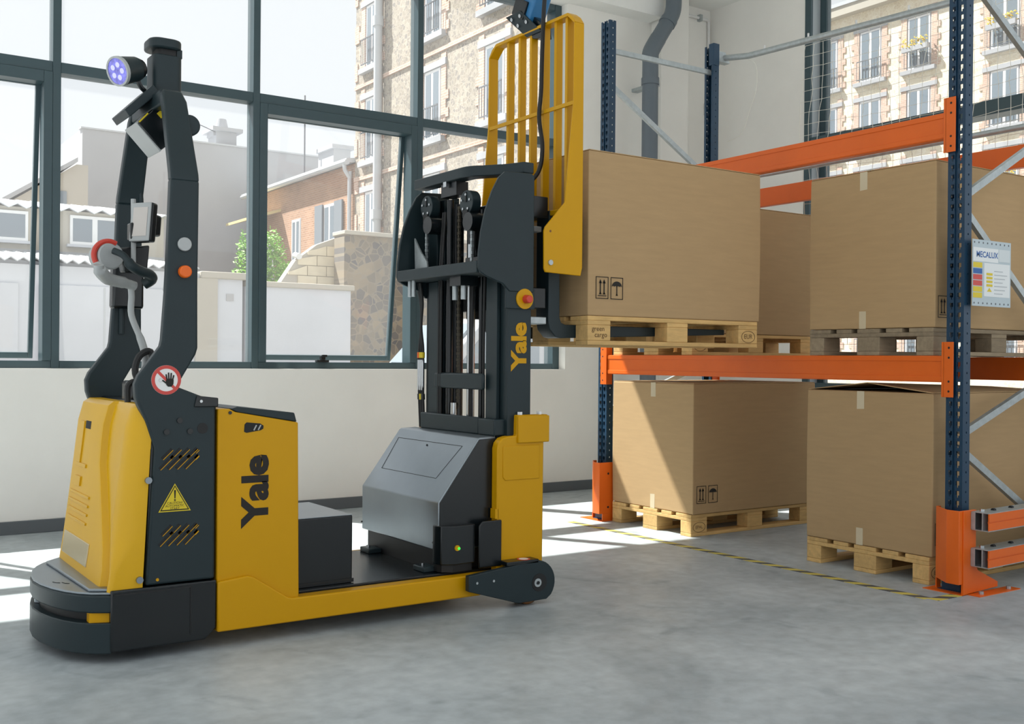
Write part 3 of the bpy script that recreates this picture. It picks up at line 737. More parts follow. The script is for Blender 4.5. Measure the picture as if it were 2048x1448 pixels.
for z in (0.57, 0.535, 0.50, 0.465): facebox(4.50, 4.84, z, z+0.010, 0.006, M_cowl, 'louvre')
lb = facebox(4.40, 4.84, 0.315, 0.405, 0.004, mat('data plate', (206, 190, 150), 0.25, metal=0.4), 'data_plate')
for (x, y, z, n) in ((1.13, 4.108, 0.68, 'cowl_bolt'), (1.10, 4.108, 0.305, 'cowl_bolt')):
    P(n, MB().cyl((x, 4.088, z), (x, 4.105, z), 0.013, 12), M_grey, smooth=True)
P('hole_plug', MB().cyl((1.165, 4.088, 0.30), (1.165, 4.094, 0.30), 0.006, 8), M_yel)
# vents: slanted slots cut in the side plate, yellow lip along the lower edge
def vents(zc):
    xs = [1.176+0.032*i for i in range(4)]
    for i, x in enumerate(xs):
        for (xx, zz, ln) in ((x+0.018, zc+0.026, 0.026), (x+0.016, zc-0.006, 0.036)):
            d = Vector((0.72, 0, 0.69))*ln; nn = Vector((-0.69, 0, 0.72))
            v = P('vent_slot', MB().obox((xx+0.004, 4.0915, zz), d, (0, 0.0015, 0), nn*0.0055), M_dark, bevel=0.001)
            MB().obox(Vector((xx+0.004, 4.0905, zz))-nn*0.0062, d, (0, 0.0008, 0), nn*0.0012).build('slot_lip', M_yel, v)
    for (xx, zz) in ((1.312, zc+0.034), (1.312, zc+0.010)):
        d = Vector((0.72, 0, 0.69))*0.009; nn = Vector((-0.69, 0, 0.72))
        v = P('vent_slot', MB().obox((xx, 4.0915, zz), d, (0, 0.0015, 0), nn*0.0055), M_dark)
        MB().obox(Vector((xx, 4.0905, zz))-nn*0.0062, d, (0, 0.0008, 0), nn*0.0012).build('slot_lip', M_yel, v)
vents(0.752); vents(0.460)
# caution triangle
def tri(s, cx=1.229, cz=0.592): return [(cx-0.062*s, cz-0.0365*s), (cx+0.062*s, cz-0.0365*s), (cx, cz+0.071*s)]
cs = P('caution_sign', MB().prism(tri(1.0), 'y', 4.0905, 4.0925), M_signyel)
MB().prism(tri(0.90, cz=0.5925), 'y', 4.0899, 4.0906).build('sign_border', M_ink, cs)
MB().prism(tri(0.80, cz=0.593), 'y', 4.0893, 4.0900).build('sign_field', M_signyel, cs)
MB().prism([(1.2255, 0.638), (1.2325, 0.638), (1.231, 0.606), (1.227, 0.606)], 'y', 4.0888, 4.0894).build('exclamation_bar', M_ink, cs)
MB().cyl((1.229, 4.0888, 0.5995), (1.229, 4.0894, 0.5995), 0.0035, 10).build('exclamation_dot', M_ink, cs)
tm = MB()
for s_, z in (('CAUTION!', 0.5885), ('AUTOMATIC', 0.5775), ('START', 0.5667)):
    q = text_mesh(s_, 0.0125, (1.229, 4.0892, z), (1, 0, 0), (0, 0, 1), 0.0003); tm.add(q.v, q.f)
tm.build('lettering', M_ink, cs)
# --- arch columns
side = [(1.122, 0.28), (1.150, 0.800), (1.118, 0.905), (1.090, 0.965), (1.080, 0.995), (1.077, 1.045), (1.090, 1.078), (1.172, 1.190), (1.178, 1.215), (1.192, 1.415), (1.206, 1.835)]
back = [(1.316, 1.835), (1.313, 1.42), (1.315, 1.185), (1.308, 1.160), (1.236, 1.035), (1.33, 0.998), (1.386, 0.988), (1.388, 0.28)]
for s in (0, 1):
    ya, yb = (4.092, 4.140) if s == 0 else (mir(4.140), mir(4.092))
    m = MB().prism(side+back, 'y', ya, yb)
    o = P('arch_column', m, M_blk2, bevel=0.010, seg=3)
    # upper limb bending inwards to the head
    def Y(y): return y if s == 0 else mir(y)
    sec = []
    for (z, x0, x1, y) in ((1.83, 1.206, 1.316, 4.092), (1.86, 1.207, 1.316, 4.099), (2.17, 1.217, 1.312, 4.242), (2.215, 1.222, 1.300, 4.272)):
        sec.append([(x0, Y(y), z), (x1, Y(y), z), (x1, Y(y+0.048), z), (x0, Y(y+0.048), z)])
    MB().loft(sec).build('upper_limb', M_blk2, o, bevel=0.008, seg=3)
    if s == 1:    # ribbed inner face of the far limb
        MB().tube(smoothpath([(1.225, mir(4.145), 1.25), (1.235, mir(4.145), 1.45), (1.30, mir(4.146), 1.78), (1.302, mir(4.15), 1.90), (1.29, mir(4.20), 2.04)], 5), 0.012, 8).build('cable_bead', M_blk2, o, smooth=True)
for (x, z) in ((1.245, 0.905), (1.195, 0.862), (1.285, 0.862)):
    P('plate_bolt', MB().cyl((x, 4.086, z), (x, 4.094, z), 0.011, 12), M_blk, smooth=True)
P('round_opening', MB().cyl((1.335, 4.0905, 0.872), (1.335, 4.0925, 0.872), 0.021, 24), M_rub, smooth=True)
P('shoulder_bracket', MB().prism([(1.30, 0.955), (1.395, 0.955), (1.395, 0.99), (1.31, 1.0)], 'y', 4.084, 4.10), M_blk, bevel=0.004)
P('bracket_bolt', MB().cyl((1.325, 4.078, 0.978), (1.325, 4.086, 0.978), 0.006, 8), M_chrome)
# prohibition sign
hs = P('hand_sign', MB().cyl((1.193, 4.0895, 1.061), (1.193, 4.0915, 1.061), 0.0565, 40), M_white)
c = Vector((1.193, 4.0893, 1.061))
MB().ring(c, (0, -1, 0), 0.0435, 0.0562, 0.0006, 40).build('red_ring', M_signred, hs)
MB().obox(c+Vector((0, -0.0004, 0)), Vector((0.707, 0, -0.707))*0.047, (0, 0.0003, 0), Vector((0.707, 0, 0.707))*0.0055).build('red_slash', M_signred, hs)
def hand(cx, cz, s, y):
    mb = MB()
    palm = [(-0.9, -0.2), (-0.75, -1.1), (-0.3, -1.55), (0.5, -1.55), (0.95, -0.9), (1.0, 0.1), (0.8, 0.35), (-0.7, 0.35)]
    mb.prism([(cx+a*s, cz+b*s) for a, b in palm], 'y', y-0.0004, y)
    for (a, b, ang, l) in ((-0.6, 0.2, 100, 1.25), (-0.15, 0.3, 93, 1.55), (0.32, 0.3, 86, 1.45), (0.76, 0.15, 76, 1.1), (-0.75, -0.7, 142, 1.15)):
        d = Vector((math.cos(math.radians(ang)), 0, math.sin(math.radians(ang)))); n_ = Vector((-d.z, 0, d.x))
        mb.obox(Vector((cx+a*s, y-0.0002, cz+b*s))+d*l*s*0.5, d*(l*s*0.5), (0, 0.0002, 0), n_*(0.17*s))
    return mb
hand(1.2045, 1.060, 0.0160, 4.0884).build('black_hand', M_ink, hs)
ll = MB().ring((1.171, 4.0889, 1.060), (0, -1, 0), 0.006, 0.0072, 0.0004, 20); ll.build('figure_head', mat('pale grey print', (180, 184, 186), 0.6), hs)
# control box, lamps on the near column
P('control_box', MB().prism([(1.205, 1.40), (1.30, 1.42), (1.31, 1.70), (1.225, 1.64)], 'y', 4.14, 4.20), M_silver, bevel=0.010)
lp = P('indicator_lamp', MB().cyl((1.258, 4.080, 1.584), (1.258, 4.094, 1.584), 0.0265, 28), M_silver, smooth=True, bevel=0.003)
P('push_button', MB().cyl((1.259, 4.066, 1.478), (1.259, 4.094, 1.478), 0.023, 28, 0.025), M_org, smooth=True, bevel=0.004)
# --- head: cross piece, lidar, spot lamp, scanner under a hood
P('head_bridge', MB().prism([(1.222, 2.16), (1.30, 2.16), (1.305, 2.225), (1.222, 2.225)], 'y', 4.30, mir(4.30)), M_blk2, bevel=0.008)
def rbox(x0, x1, y0, y1, r, n=5):
    return arc(x1-r, y1-r, r, 0, 90, n)+arc(x0+r, y1-r, r, 90, 180, n)+arc(x0+r, y0+r, r, 180, 270, n)+arc(x1-r, y0+r, r, 270, 360, n)
ld = P('lidar_sensor', MB().prism(rbox(1.238, 1.358, 4.45, 4.58, 0.03), 'z', 2.225, 2.405), M_blk2, smooth=True, bevel=0.004)
MB().prism(rbox(1.256, 1.352, 4.462, 4.568, 0.026), 'z', 2.405, 2.432).build('scan_window', M_rub, ld, smooth=True)
MB().prism(rbox(1.224, 1.358, 4.44, 4.59, 0.045), 'z', 2.430, 2.472).build('lidar_cap', M_blk2, ld, smooth=True, bevel=0.008)
MB().box(1.335, 1.357, 4.46, 4.57, 2.40, 2.435).build('rear_post', M_blk2, ld)
a0, a1 = Vector((1.094, 4.44, 2.302)), Vector((1.172, 4.48, 2.332))
dd = (a1-a0).normalized()
sp = P('spot_lamp', MB().cyl(a0, a1, 0.059, 24, 0.050), M_blk2, smooth=True, bevel=0.003)
MB().cyl(a0-dd*0.004, a0+dd*0.004, 0.052, 24).build('lens', M_glow, sp, smooth=True)
qa = dd.orthogonal().normalized(); qb = dd.cross(qa)
for k in range(5):
    pc = a0-dd*0.0045+(qa*math.cos(k*2*PI/5)+qb*math.sin(k*2*PI/5))*0.026
    MB().cyl(pc, pc-dd*0.002, 0.011, 12).build('led', mat('pale led', (206, 206, 240), 0.15, emit=((190, 190, 255), 0.25)), sp, smooth=True)
MB().ring(a0-dd*0.007, dd, 0.052, 0.060, 0.014, 24).build('bezel', M_silver, sp, smooth=True)
for k in range(4): MB().cyl(a1+dd*(0.002+0.007*k), a1+dd*(0.006+0.007*k), 0.047-0.003*k, 20).build('cooling_fin', M_blk, sp, smooth=True)
MB().tube(smoothpath([a1+Vector((0, 0, -0.02)), (1.20, 4.49, 2.26), (1.25, 4.51, 2.24)], 4), 0.010, 8).build('lamp_bracket', M_blk, sp, smooth=True)
P('scanner_hood', MB().prism([(1.225, 2.262), (1.25, 2.235), (1.133, 2.118), (1.112, 2.145)], 'y', 4.41, 4.62), M_blk2, bevel=0.003)
bx = P('scanner_box', MB().prism([(1.166, 2.098), (1.262, 2.000), (1.312, 2.045), (1.312, 2.20), (1.262, 2.205)], 'y', 4.42, 4.60), M_blk, bevel=0.006)
MB().prism([(1.160, 2.100), (1.1685, 2.108), (1.2665, 2.004), (1.259, 1.994)], 'y', 4.425, 4.60).build('scanner_face', M_silver, bx, bevel=0.002)
MB().obox((1.262, 4.419, 2.150), Vector((0.7, 0, 0.7))*0.016, (0, 0.0006, 0), Vector((-0.7, 0, 0.7))*0.013).build('warning_label', M_signyel, bx)
MB().prism([(1.170, 2.106), (1.205, 2.146), (1.209, 2.142), (1.174, 2.102)], 'y', 4.418, 4.4205).build('yellow_stripe', M_signyel, bx)
P('pivot_boss', MB().cyl((1.318, 4.22, 2.075), (1.318, 4.34, 2.075), 0.042, 24), M_blk2, smooth=True, bevel=0.006)
# --- tiller arm and handle between the columns
ti = P('tiller_arm', MB().tube(smoothpath([(1.21, 4.5, 0.97), (1.225, 4.5, 1.10), (1.224, 4.5, 1.16), (1.205, 4.5, 1.225), (1.168, 4.5, 1.32), (1.168, 4.5, 1.40), (1.163, 4.5, 1.45)], 5), [0.016]*16+[0.013]*15, 10), M_silver, smooth=True)
MB().tube(smoothpath([(1.22, 4.46, 1.0), (1.175, 4.46, 1.08), (1.19, 4.46, 1.15), (1.235, 4.46, 1.17), (1.245, 4.46, 1.10), (1.225, 4.46, 1.0)], 5), 0.014, 8, closed=True).build('cable_loop', M_rub, ti, smooth=True)
hd = P('tiller_head', MB().tube(smoothpath([(1.180, 4.50, 1.44), (1.13, 4.48, 1.452), (1.06, 4.44, 1.462), (1.018, 4.40, 1.492), (1.012, 4.39, 1.512)], 5), [0.020]*5+[0.024]*5+[0.026]*6+[0.02]*5, 12), M_silver, smooth=True)
MB().cyl((1.075, 4.45, 1.556), (1.055, 4.54, 1.556), 0.055, 28).build('hub', M_silver, hd, smooth=True, bevel=0.006)
MB().tube([(1.075+0.058*math.cos(a)-0.010, 4.455+0.004*math.cos(a), 1.556+0.058*math.sin(a)) for a in [math.radians(60+150*i/14) for i in range(15)]], 0.011, 8).build('red_switch_rim', M_red, hd, smooth=True)
MB().tube(smoothpath([(1.078, 4.43, 1.575), (1.11, 4.40, 1.555), (1.135, 4.38, 1.515), (1.175, 4.39, 1.495), (1.22, 4.42, 1.485), (1.235, 4.45, 1.468), (1.21, 4.47, 1.448)], 5), [0.014]*8+[0.021]*15+[0.022]*8, 12).build('grip', M_blk2, hd, smooth=True)
MB().prism([(1.15, 1.50), (1.245, 1.50), (1.255, 1.62), (1.13, 1.60)], 'y', 4.55, 4.62).build('head_cover', M_blk, hd, bevel=0.008)
P('tiller_socket', MB().box(1.15, 1.26, 4.44, 4.58, 0.96, 1.05), M_blk, bevel=0.012)
P('cable_clip', MB().tube(smoothpath([(1.115, 4.34, 0.965), (1.115, 4.34, 1.03), (1.14, 4.34, 1.05), (1.16, 4.34, 1.03), (1.16, 4.34, 0.965)], 4), 0.012, 8), M_rub, smooth=True)
# --- tilted display on a stalk
u = Vector((0.075, -0.010, 0.0)).normalized(); up = Vector((-0.10, 0, 0.99)).normalized(); nn = u.cross(up)
face = Vector((-0.80, -0.55, 0.10)).normalized(); rt = Vector((0, 0, 1)).cross(face).normalized()*-1; upv = face.cross(rt)
if upv.z < 0: upv = -upv
dc = Vector((1.205, 4.46, 1.70))
ds = P('display', MB().obox(dc, rt*0.052, upv*0.082, face*0.020), M_blk, bevel=0.010, seg=3)
MB().obox(dc+face*0.021, rt*0.050, upv*0.080, face*0.003).build('bezel', M_silver, ds, bevel=0.004)
MB().obox(dc+face*0.0245, rt*0.036, upv*0.060, face*0.001).build('screen', M_screen, ds)
MB().obox(dc-face*0.045, rt*0.030, upv*0.045, face*0.03).build('mount', M_blk, ds, bevel=0.01)
P('display_stalk', MB().tube([(1.175, 4.50, 1.52), (1.172, 4.50, 1.80)], 0.010, 8), M_silver, smooth=True)
P('stalk_clamp', MB().box(1.155, 1.19, 4.47, 4.53, 1.63, 1.70), M_blk, bevel=0.006)
P('far_control_box', MB().prism([(1.165, 1.36), (1.30, 1.36), (1.30, 1.62), (1.17, 1.62)], 'y', 4.80, 4.868), M_blk, bevel=0.012)
# --- yellow body panel and chassis
P('body_panel', MB().prism([(1.398, 0.07), (1.745, 0.07), (1.745, 0.172), (1.736, 0.884), (1.47, 0.932), (1.445, 0.945), (1.398, 0.946)], 'y', 4.10, mir(4.10)), M_yel, bevel=0.005)
P('battery_cover', MB().prism([(1.455, 0.944), (1.475, 0.930), (1.733, 0.885), (1.722, 0.924), (1.48, 0.953)], 'y', 4.106, mir(4.106)), M_blk2, bevel=0.005)
P('panel_bolt', MB().cyl((1.447, 4.096, 0.930), (1.447, 4.102, 0.930), 0.007, 10), M_blk)
P('hand_hole', MB().prism([(1.505, 0.853), (1.507, 0.882), (1.515, 0.890), (1.572, 0.884), (1.586, 0.875), (1.585, 0.863), (1.575, 0.857), (1.515, 0.848)], 'y', 4.0985, 4.1005), M_dark)
for k in (0, 1): P('hose_in_hole', MB().tube([(1.545+0.018*k, 4.098, 0.857+0.001*k), (1.556+0.018*k, 4.098, 0.878)], 0.003, 6), M_silver)
for (ya, yb) in ((4.082, 4.15), (mir(4.15), mir(4.082))):
    P('chassis_rail', MB().prism([(1.398, 0.068), (2.62, 0.068), (2.72, 0.09), (2.99, 0.14), (2.985, 0.166), (1.712, 0.166), (1.69, 0.172), (1.545, 0.270), (1.52, 0.278), (1.398, 0.266)], 'y', ya, yb), M_yel, bevel=0.006)
def yale(ox, oz, y, size, m, par=None, sx=1.0):
    mb = text_mesh('Yale', size, (ox, y, oz), (0, 0, 1), (-1, 0, 0), 0.0006, size*0.042, sx=sx, spacing=0.96)
    return mb
P('lettering', yale(1.558, 0.617, 4.0992, 0.148, M_ink, sx=1.12), M_ink)
P('floor_plate', MB().box(1.742, 2.745, 4.155, mir(4.155), 0.150, 0.176), M_blk, bevel=0.004)
bb = P('battery_box', MB().box(1.746, 2.032, 4.195, 4.665, 0.176, 0.468), M_blk, bevel=0.006)
MB().box(1.748, 2.030, 4.197, 4.663, 0.468, 0.4705).build('top_sheen', M_grey, bb)  # bright plate added to imitate the window reflection on the box top
MB().cyl((1.845, 4.42, 0.4705), (1.845, 4.42, 0.497), 0.008, 10).build('knob_stem', M_rub, bb)
MB().box(1.828, 1.862, 4.412, 4.428, 0.494, 0.510).build('knob', M_rub, bb, bevel=0.004)
MB().box(1.746, 2.036, 4.190, 4.195, 0.178, 0.195).build('box_flange', M_blk, bb)
MB().cyl((1.77, 4.184, 0.187), (1.77, 4.192, 0.187), 0.008, 10).build('flange_bolt', M_chrome, bb)
# --- sloping mast cover
cv = P('mast_cover', MB().prism([(2.440, 0.275), (2.440, 0.497), (2.652, 0.780), (2.662, 0.786), (2.75, 0.790), (2.75, 0.275)], 'y', 4.158, mir(4.158)+0.06), M_grey, bevel=0.006)
sl = Vector((0.212, 0, 0.283)).normalized(); sn = Vector((-sl.z, 0, sl.x))
def onslope(f, y): return Vector((2.440, y, 0.497))+sl*(0.3536*f)+sn*0.0004
for (f0, ya, f1, yb) in ((0.33, 4.30, 0.33, 4.85), (0.86, 4.25, 0.86, 4.88), (0.33, 4.30, 0.86, 4.25), (0.33, 4.85, 0.86, 4.88)):
    MB().tube([onslope(f0, ya), onslope(f1, yb)], 0.0014, 4).build('panel_seam', M_blk, cv)
for (p) in (onslope(0.80, 4.56), Vector((2.4395, 4.20, 0.31)), Vector((2.4395, 4.93, 0.31))):
    MB().cyl(p, p+Vector((-0.003, 0, 0.002)), 0.005, 8).build('cover_screw', M_rub, cv)
P('mast_side_plate', MB().prism([(2.445, 0.28), (2.445, 0.495), (2.655, 0.776), (2.76, 0.782), (2.76, 0.28)], 'y', 4.150, 4.157), M_blk, bevel=0.002)
# corner scanner under the cover
sc_ = P('corner_scanner', MB().prism([(2.435, 4.175), (2.445, 4.140), (2.50, 4.110), (2.615, 4.118), (2.615, 4.20), (2.435, 4.20)], 'z', 0.215, 0.392), M_blk, bevel=0.004)
MB().prism([(2.445, 4.175), (2.455, 4.150), (2.50, 4.125), (2.605, 4.13), (2.605, 4.20), (2.445, 4.20)], 'z', 0.180, 0.215).build('scan_window', M_rub, sc_)
MB().cyl((2.512, 4.104, 0.292), (2.512, 4.112, 0.292), 0.013, 14).build('lamp_housing', M_yel, sc_, smooth=True)
MB().cyl((2.519, 4.101, 0.290), (2.519, 4.106, 0.290), 0.006, 10).build('status_lamp', M_green, sc_, smooth=True)
P('scanner_shield', MB().prism([(2.62, 0.19), (2.745, 0.19), (2.745, 0.405), (2.64, 0.405), (2.62, 0.385)], 'y', 4.092, 4.104), M_blk, bevel=0.005)
for y in (4.25, 4.80): P('hold_down_bracket', MB().box(2.39, 2.46, y-0.05, y+0.05, 0.176, 0.20), M_blk2, bevel=0.004)
P('bracket_bolt', MB().cyl((2.41, 4.25, 0.20), (2.41, 4.25, 0.212), 0.01, 8), M_chrome)
P('bracket_bolt', MB().cyl((2.41, 4.80, 0.20), (2.41, 4.80, 0.212), 0.01, 8), M_chrome)
P('mast_foot', MB().box(2.46, 2.74, 4.20, 4.90, 0.176, 0.275), M_rub)
# --- yellow mast supports and the load wheels
for s in (0, 1):
    ya, yb = (4.100, 4.150) if s == 0 else (mir(4.150), mir(4.100))
    pl = [(2.722, 0.12), (2.722, 0.735), (2.730, 0.762), (2.750, 0.782), (2.780, 0.790), (2.832, 0.792), (2.834, 0.889), (3.012, 0.889), (3.010, 0.764), (2.988, 0.760), (2.985, 0.12)]
    o = P('mast_support', MB().prism(pl, 'y', ya, yb), M_yel, bevel=0.006)
    if s == 0:
        MB().box(2.832, 3.012, 4.088, 4.102, 0.758, 0.885).build('clamp_block', M_yel, o, bevel=0.004)
        MB().prism([(2.752, 0.60), (2.765, 0.585), (2.96, 0.585), (2.96, 0.745), (2.752, 0.745)], 'y', 4.096, 4.101).build('raised_pad', M_yel, o, bevel=0.004)
        for x in (2.86, 2.972): MB().cyl((x, 4.12, 0.889), (x, 4.12, 0.903), 0.013, 6).build('bolt', M_chrome, o)
        MB().box(2.712, 2.73, 4.10, 4.14, 0.41, 0.455).build('stop_lug', M_yel, o)
    y0, y1 = (4.030, 4.060) if s == 0 else (mir(4.060), mir(4.030))
    cx, cz, rr = 2.905, 0.105, 0.104
    pl = [(2.527, 0.175), (2.527, 0.105), (2.80, 0.020), (2.960, 0.022)]+arc(cx, cz, rr, -38, 95, 12)
    am = P('wheel_arm', MB().prism(pl, 'y', y0, y1), M_blk2, bevel=0.003)
    yo = 4.0285 if s == 0 else mir(4.0285); sg = -1 if s == 0 else 1
    MB().cyl((cx+0.012, yo-sg*0.0, cz), (cx+0.012, yo-sg*0.003, cz), 0.042, 28).build('axle_hole', M_rub, am, smooth=True)
    MB().cyl((cx+0.002, yo, cz), (cx+0.002, yo+sg*0.003, cz), 0.020, 16).build('axle_end', M_galv, am, smooth=True)
    MB().cyl((cx+0.002, yo+sg*0.003, cz), (cx+0.002, yo+sg*0.006, cz), 0.009, 6).build('axle_nut', M_blk, am)
    for x in (2.57, 2.66): MB().cyl((x, yo, 0.14), (x, yo+sg*0.002, 0.14), 0.006, 8).build('arm_screw', M_galv, am)
    w0, w1 = (4.062, 4.145) if s == 0 else (mir(4.145), mir(4.062))
    wh = P('load_wheel', MB().cyl((2.880, w0, 0.070), (2.880, w1, 0.070), 0.070, 32), M_amber, smooth=True, bevel=0.006)
    t0, t1 = (4.030, 4.10) if s == 0 else (mir(4.10), mir(4.030))
    tp = P('wheel_guard', MB().box(2.735, 2.915, t0, t1, 0.196, 0.216), M_blk, bevel=0.004)
    MB().cyl((2.85, (t0+t1)/2, 0.216), (2.85, (t0+t1)/2, 0.2168), 0.032, 24).build('round_sticker', M_signred, tp)
    MB().cyl((2.85, (t0+t1)/2, 0.2168), (2.85, (t0+t1)/2, 0.2174), 0.023, 24).build('sticker_field', M_white, tp)
P('drive_wheel', MB().cyl((1.20, YC-0.05, 0.10), (1.20, YC+0.05, 0.10), 0.10, 28), M_rub, smooth=True)
# --- mast
for s in (0, 1):
    def Yv(a, b): return (a, b) if s == 0 else (mir(b), mir(a))
    ya, yb = Yv(4.130, 4.150)
    m = MB(); m.box(2.795, 2.928, ya, yb, 0.30, 2.0)
    a, b = Yv(4.150, 4.235); m.box(2.795, 2.812, a, b, 0.30, 2.0); m.box(2.911, 2.928, a, b, 0.30, 2.0)
    P('outer_rail', m, M_blk2, bevel=0.002)
    m = MB(); a, b = Yv(4.175, 4.190); m.box(2.818, 2.905, a, b, 0.35, 1.98); a, b = Yv(4.190, 4.285); m.box(2.772, 2.790, a, b, 0.80, 1.55); a, b = Yv(4.19, 4.27); m.box(2.818, 2.832, a, b, 0.35, 1.98); m.box(2.891, 2.905, a, b, 0.35, 1.98)
    P('inner_rail', m, M_blk2, bevel=0.002)
    a, b = Yv(4.112, 4.130)
    sh = [(2.79, 1.470), (2.752, 1.505), (2.66, 1.535), (2.628, 1.552), (2.618, 1.575), (2.620, 1.64), (2.632, 1.74), (2.655, 1.84), (2.69, 1.93), (2.728, 2.0), (2.762, 2.030), (2.915, 2.036), (2.930, 2.02), (2.930, 1.47)]
    P('mast_shield', MB().prism(sh, 'y', a, b), M_blk2, bevel=0.004)
P('cross_bar', MB().box(2.617, 2.642, 4.13, mir(4.13), 1.552, 1.606), M_blk2, bevel=0.003)
P('cross_tray', MB().box(2.642, 2.79, 4.13, mir(4.13), 1.552, 1.562), M_blk2)
P('mast_tie', MB().box(2.745, 2.765, 4.27, 4.735, 1.003, 1.082), M_blk2, bevel=0.010)
P('mast_tie', MB().box(2.735, 2.755, 4.29, 4.855, 0.790, 0.872), M_blk2, bevel=0.006)
P('mast_tie', MB().box(2.735, 2.90, 4.150, 4.292, 0.790, 0.868), M_blk2, bevel=0.006)
outer = [(2.738, 4.945), (2.738, 4.50)]+[tuple(p[:2]) for p in bez((2.738, 4.47, 0), (2.742, 4.40, 0), (2.79, 4.36, 0), 5)]+[(2.865, 4.255), (2.90, 4.16), (2.96, 4.16), (2.945, 4.28), (2.86, 4.39), (2.82, 4.46), (2.815, 4.60), (2.815, 4.945)]
P('top_yoke', MB().prism(outer, 'z', 2.045, 2.098), M_blk2, bevel=0.005)
P('yoke_stop', MB().box(2.76, 2.83, 4.55, 4.70, 1.975, 2.045), M_blk)
P('yoke_nut', MB().box(2.736, 2.75, 4.61, 4.64, 2.02, 2.046), M_chrome)
for (y, z) in ((4.79, 1.935), (4.40, 1.915)):
    sh = P('chain_sheave', MB().cyl((2.725, y, z), (2.775, y, z), 0.060, 28), M_blk2, smooth=True, bevel=0.003)
    MB().cyl((2.70, y-0.055, z-0.10), (2.79, y-0.055, z-0.10), 0.045, 20).build('idler', M_blk, sh, smooth=True)
    for k in range(5):
        a = math.radians(20+72*k)
        MB().cyl((2.719, y+0.038*math.cos(a), z+0.038*math.sin(a)), (2.726, y+0.038*math.cos(a), z+0.038*math.sin(a)), 0.0065, 8).build('sheave_bolt', M_chrome, sh)
    MB().box(2.7205, 2.7255, y-0.006, y+0.006, z+0.002, z+0.05).build('sheave_slot', M_rub, sh)
    MB().box(2.718, 2.74, y-0.022, y+0.022, z-0.075, z-0.038).build('chain_anchor', M_rub, sh)
def chain(y, x, z0, z1, m, wd=0.008):
    mb = MB(); n = int((z1-z0)/0.016)
    for k in range(n):
        z = z0+0.016*k; s_ = 1 if k % 2 else 0.62
        mb.box(x-0.005, x+0.005, y-wd*s_, y+wd*s_, z, z+0.0145)
    o = P('lift_chain', mb, m); o['kind'] = 'stuff'; return o
chain(4.79, 2.728, 1.56, 1.865, M_galv); chain(4.36, 2.735, 1.58, 1.865, M_galv)
chain(4.585, 2.80, 0.90, 1.93, mat('oiled roller chain', (72, 66, 54), 0.45, metal=0.4), 0.011)
for (y, r, m, z0, z1, x) in ((4.465, 0.020, M_chrome, 0.86, 1.72, 2.80), (4.715, 0.042, M_blk, 0.80, 1.95, 2.86), (4.64, 0.018, M_blk, 0.86, 1.96, 2.78), (4.355, 0.012, M_blk, 0.86, 1.88, 2.79), (4.50, 0.030, M_blk, 1.70, 1.93, 2.83)):
    P('lift_cylinder', MB().cyl((x, y, z0), (x, y, z1), r, 18), m, smooth=True)
P('chain_bolt', MB().cyl((2.775, 4.585, 0.862), (2.775, 4.585, 0.93), 0.016, 12), M_chrome, smooth=True)
for (y, x) in ((4.42, 2.77), (4.405, 2.77), (4.67, 2.75), (4.69, 2.75), (4.305, 2.775)):
    P('hose', MB().tube(smoothpath([(x, y, 0.80), (x, y+0.004, 1.2), (x, y-0.004, 1.6), (x+0.02, y, 1.9)], 4), 0.007, 8), M_rub, smooth=True)
for y in (4.455, 4.375): P('chain_adjuster', MB().cyl((2.70, y, 1.44), (2.70, y, 1.545), 0.014, 12), M_galv, smooth=True)
P('adjuster_bracket', MB().box(2.66, 2.76, 4.34, 4.44, 1.505, 1.552), M_blk)
for y in (4.80, 4.84): P('chain_adjuster', MB().cyl((2.66, y, 1.47), (2.66, y, 1.552), 0.011, 10), M_galv, smooth=True)
P('valve_block', MB().box(2.76, 2.82, 4.28, 4.46, 1.61, 1.65), M_blk, bevel=0.003)
P('inner_bracket', MB().prism([(4.86, 1.61), (4.73, 1.61), (4.74, 1.65), (4.80, 1.70), (4.87, 1.78)], 'x', 2.70, 2.708), M_galv)
for k, y in enumerate((4.885, 4.905, 4.925)):
    X_ = 2.765
    h = P('hydraulic_hose', MB().tube(smoothpath([(X_, y-0.02, 0.79), (X_, y-0.005, 0.95), (X_, y, 1.08), (X_, y-0.002, 1.20), (X_, 4.905, 1.32), (X_, y*0.5+2.45, 1.45), (2.74, y-0.01, 1.55)], 5), 0.0075, 8), M_rub, smooth=True)
    MB().cyl((X_, y, 0.985), (X_, y, 1.145), 0.0092, 10).build('coupling', M_chrome, h, smooth=True)
    MB().cyl((X_, y, 1.155), (X_, y-0.001, 1.185), 0.0105, 10).build('yellow_band', M_signyel if k != 2 else M_org, h, smooth=True)
    MB().cyl((X_, y-0.006, 0.935), (X_, y-0.004, 0.965), 0.0105, 10).build('yellow_band', M_signyel if k == 1 else M_blk, h, smooth=True)
# emergency stop and the lettering on the mast
es = P('emergency_stop', MB().box(2.775, 2.938, 4.116, 4.131, 1.390, 1.487), M_blk2, bevel=0.003)
MB().cyl((2.878, 4.110, 1.438), (2.878, 4.117, 1.438), 0.048, 32).build('yellow_plate', M_yel, es, smooth=True)
MB().cyl((2.883, 4.075, 1.435), (2.883, 4.112, 1.437), 0.018, 24, 0.021).build('stop_button', M_red, es, smooth=True, bevel=0.004)
P('lettering', yale(2.862, 1.215, 4.1292, 0.116, M_yel, sx=1.14), M_yel)
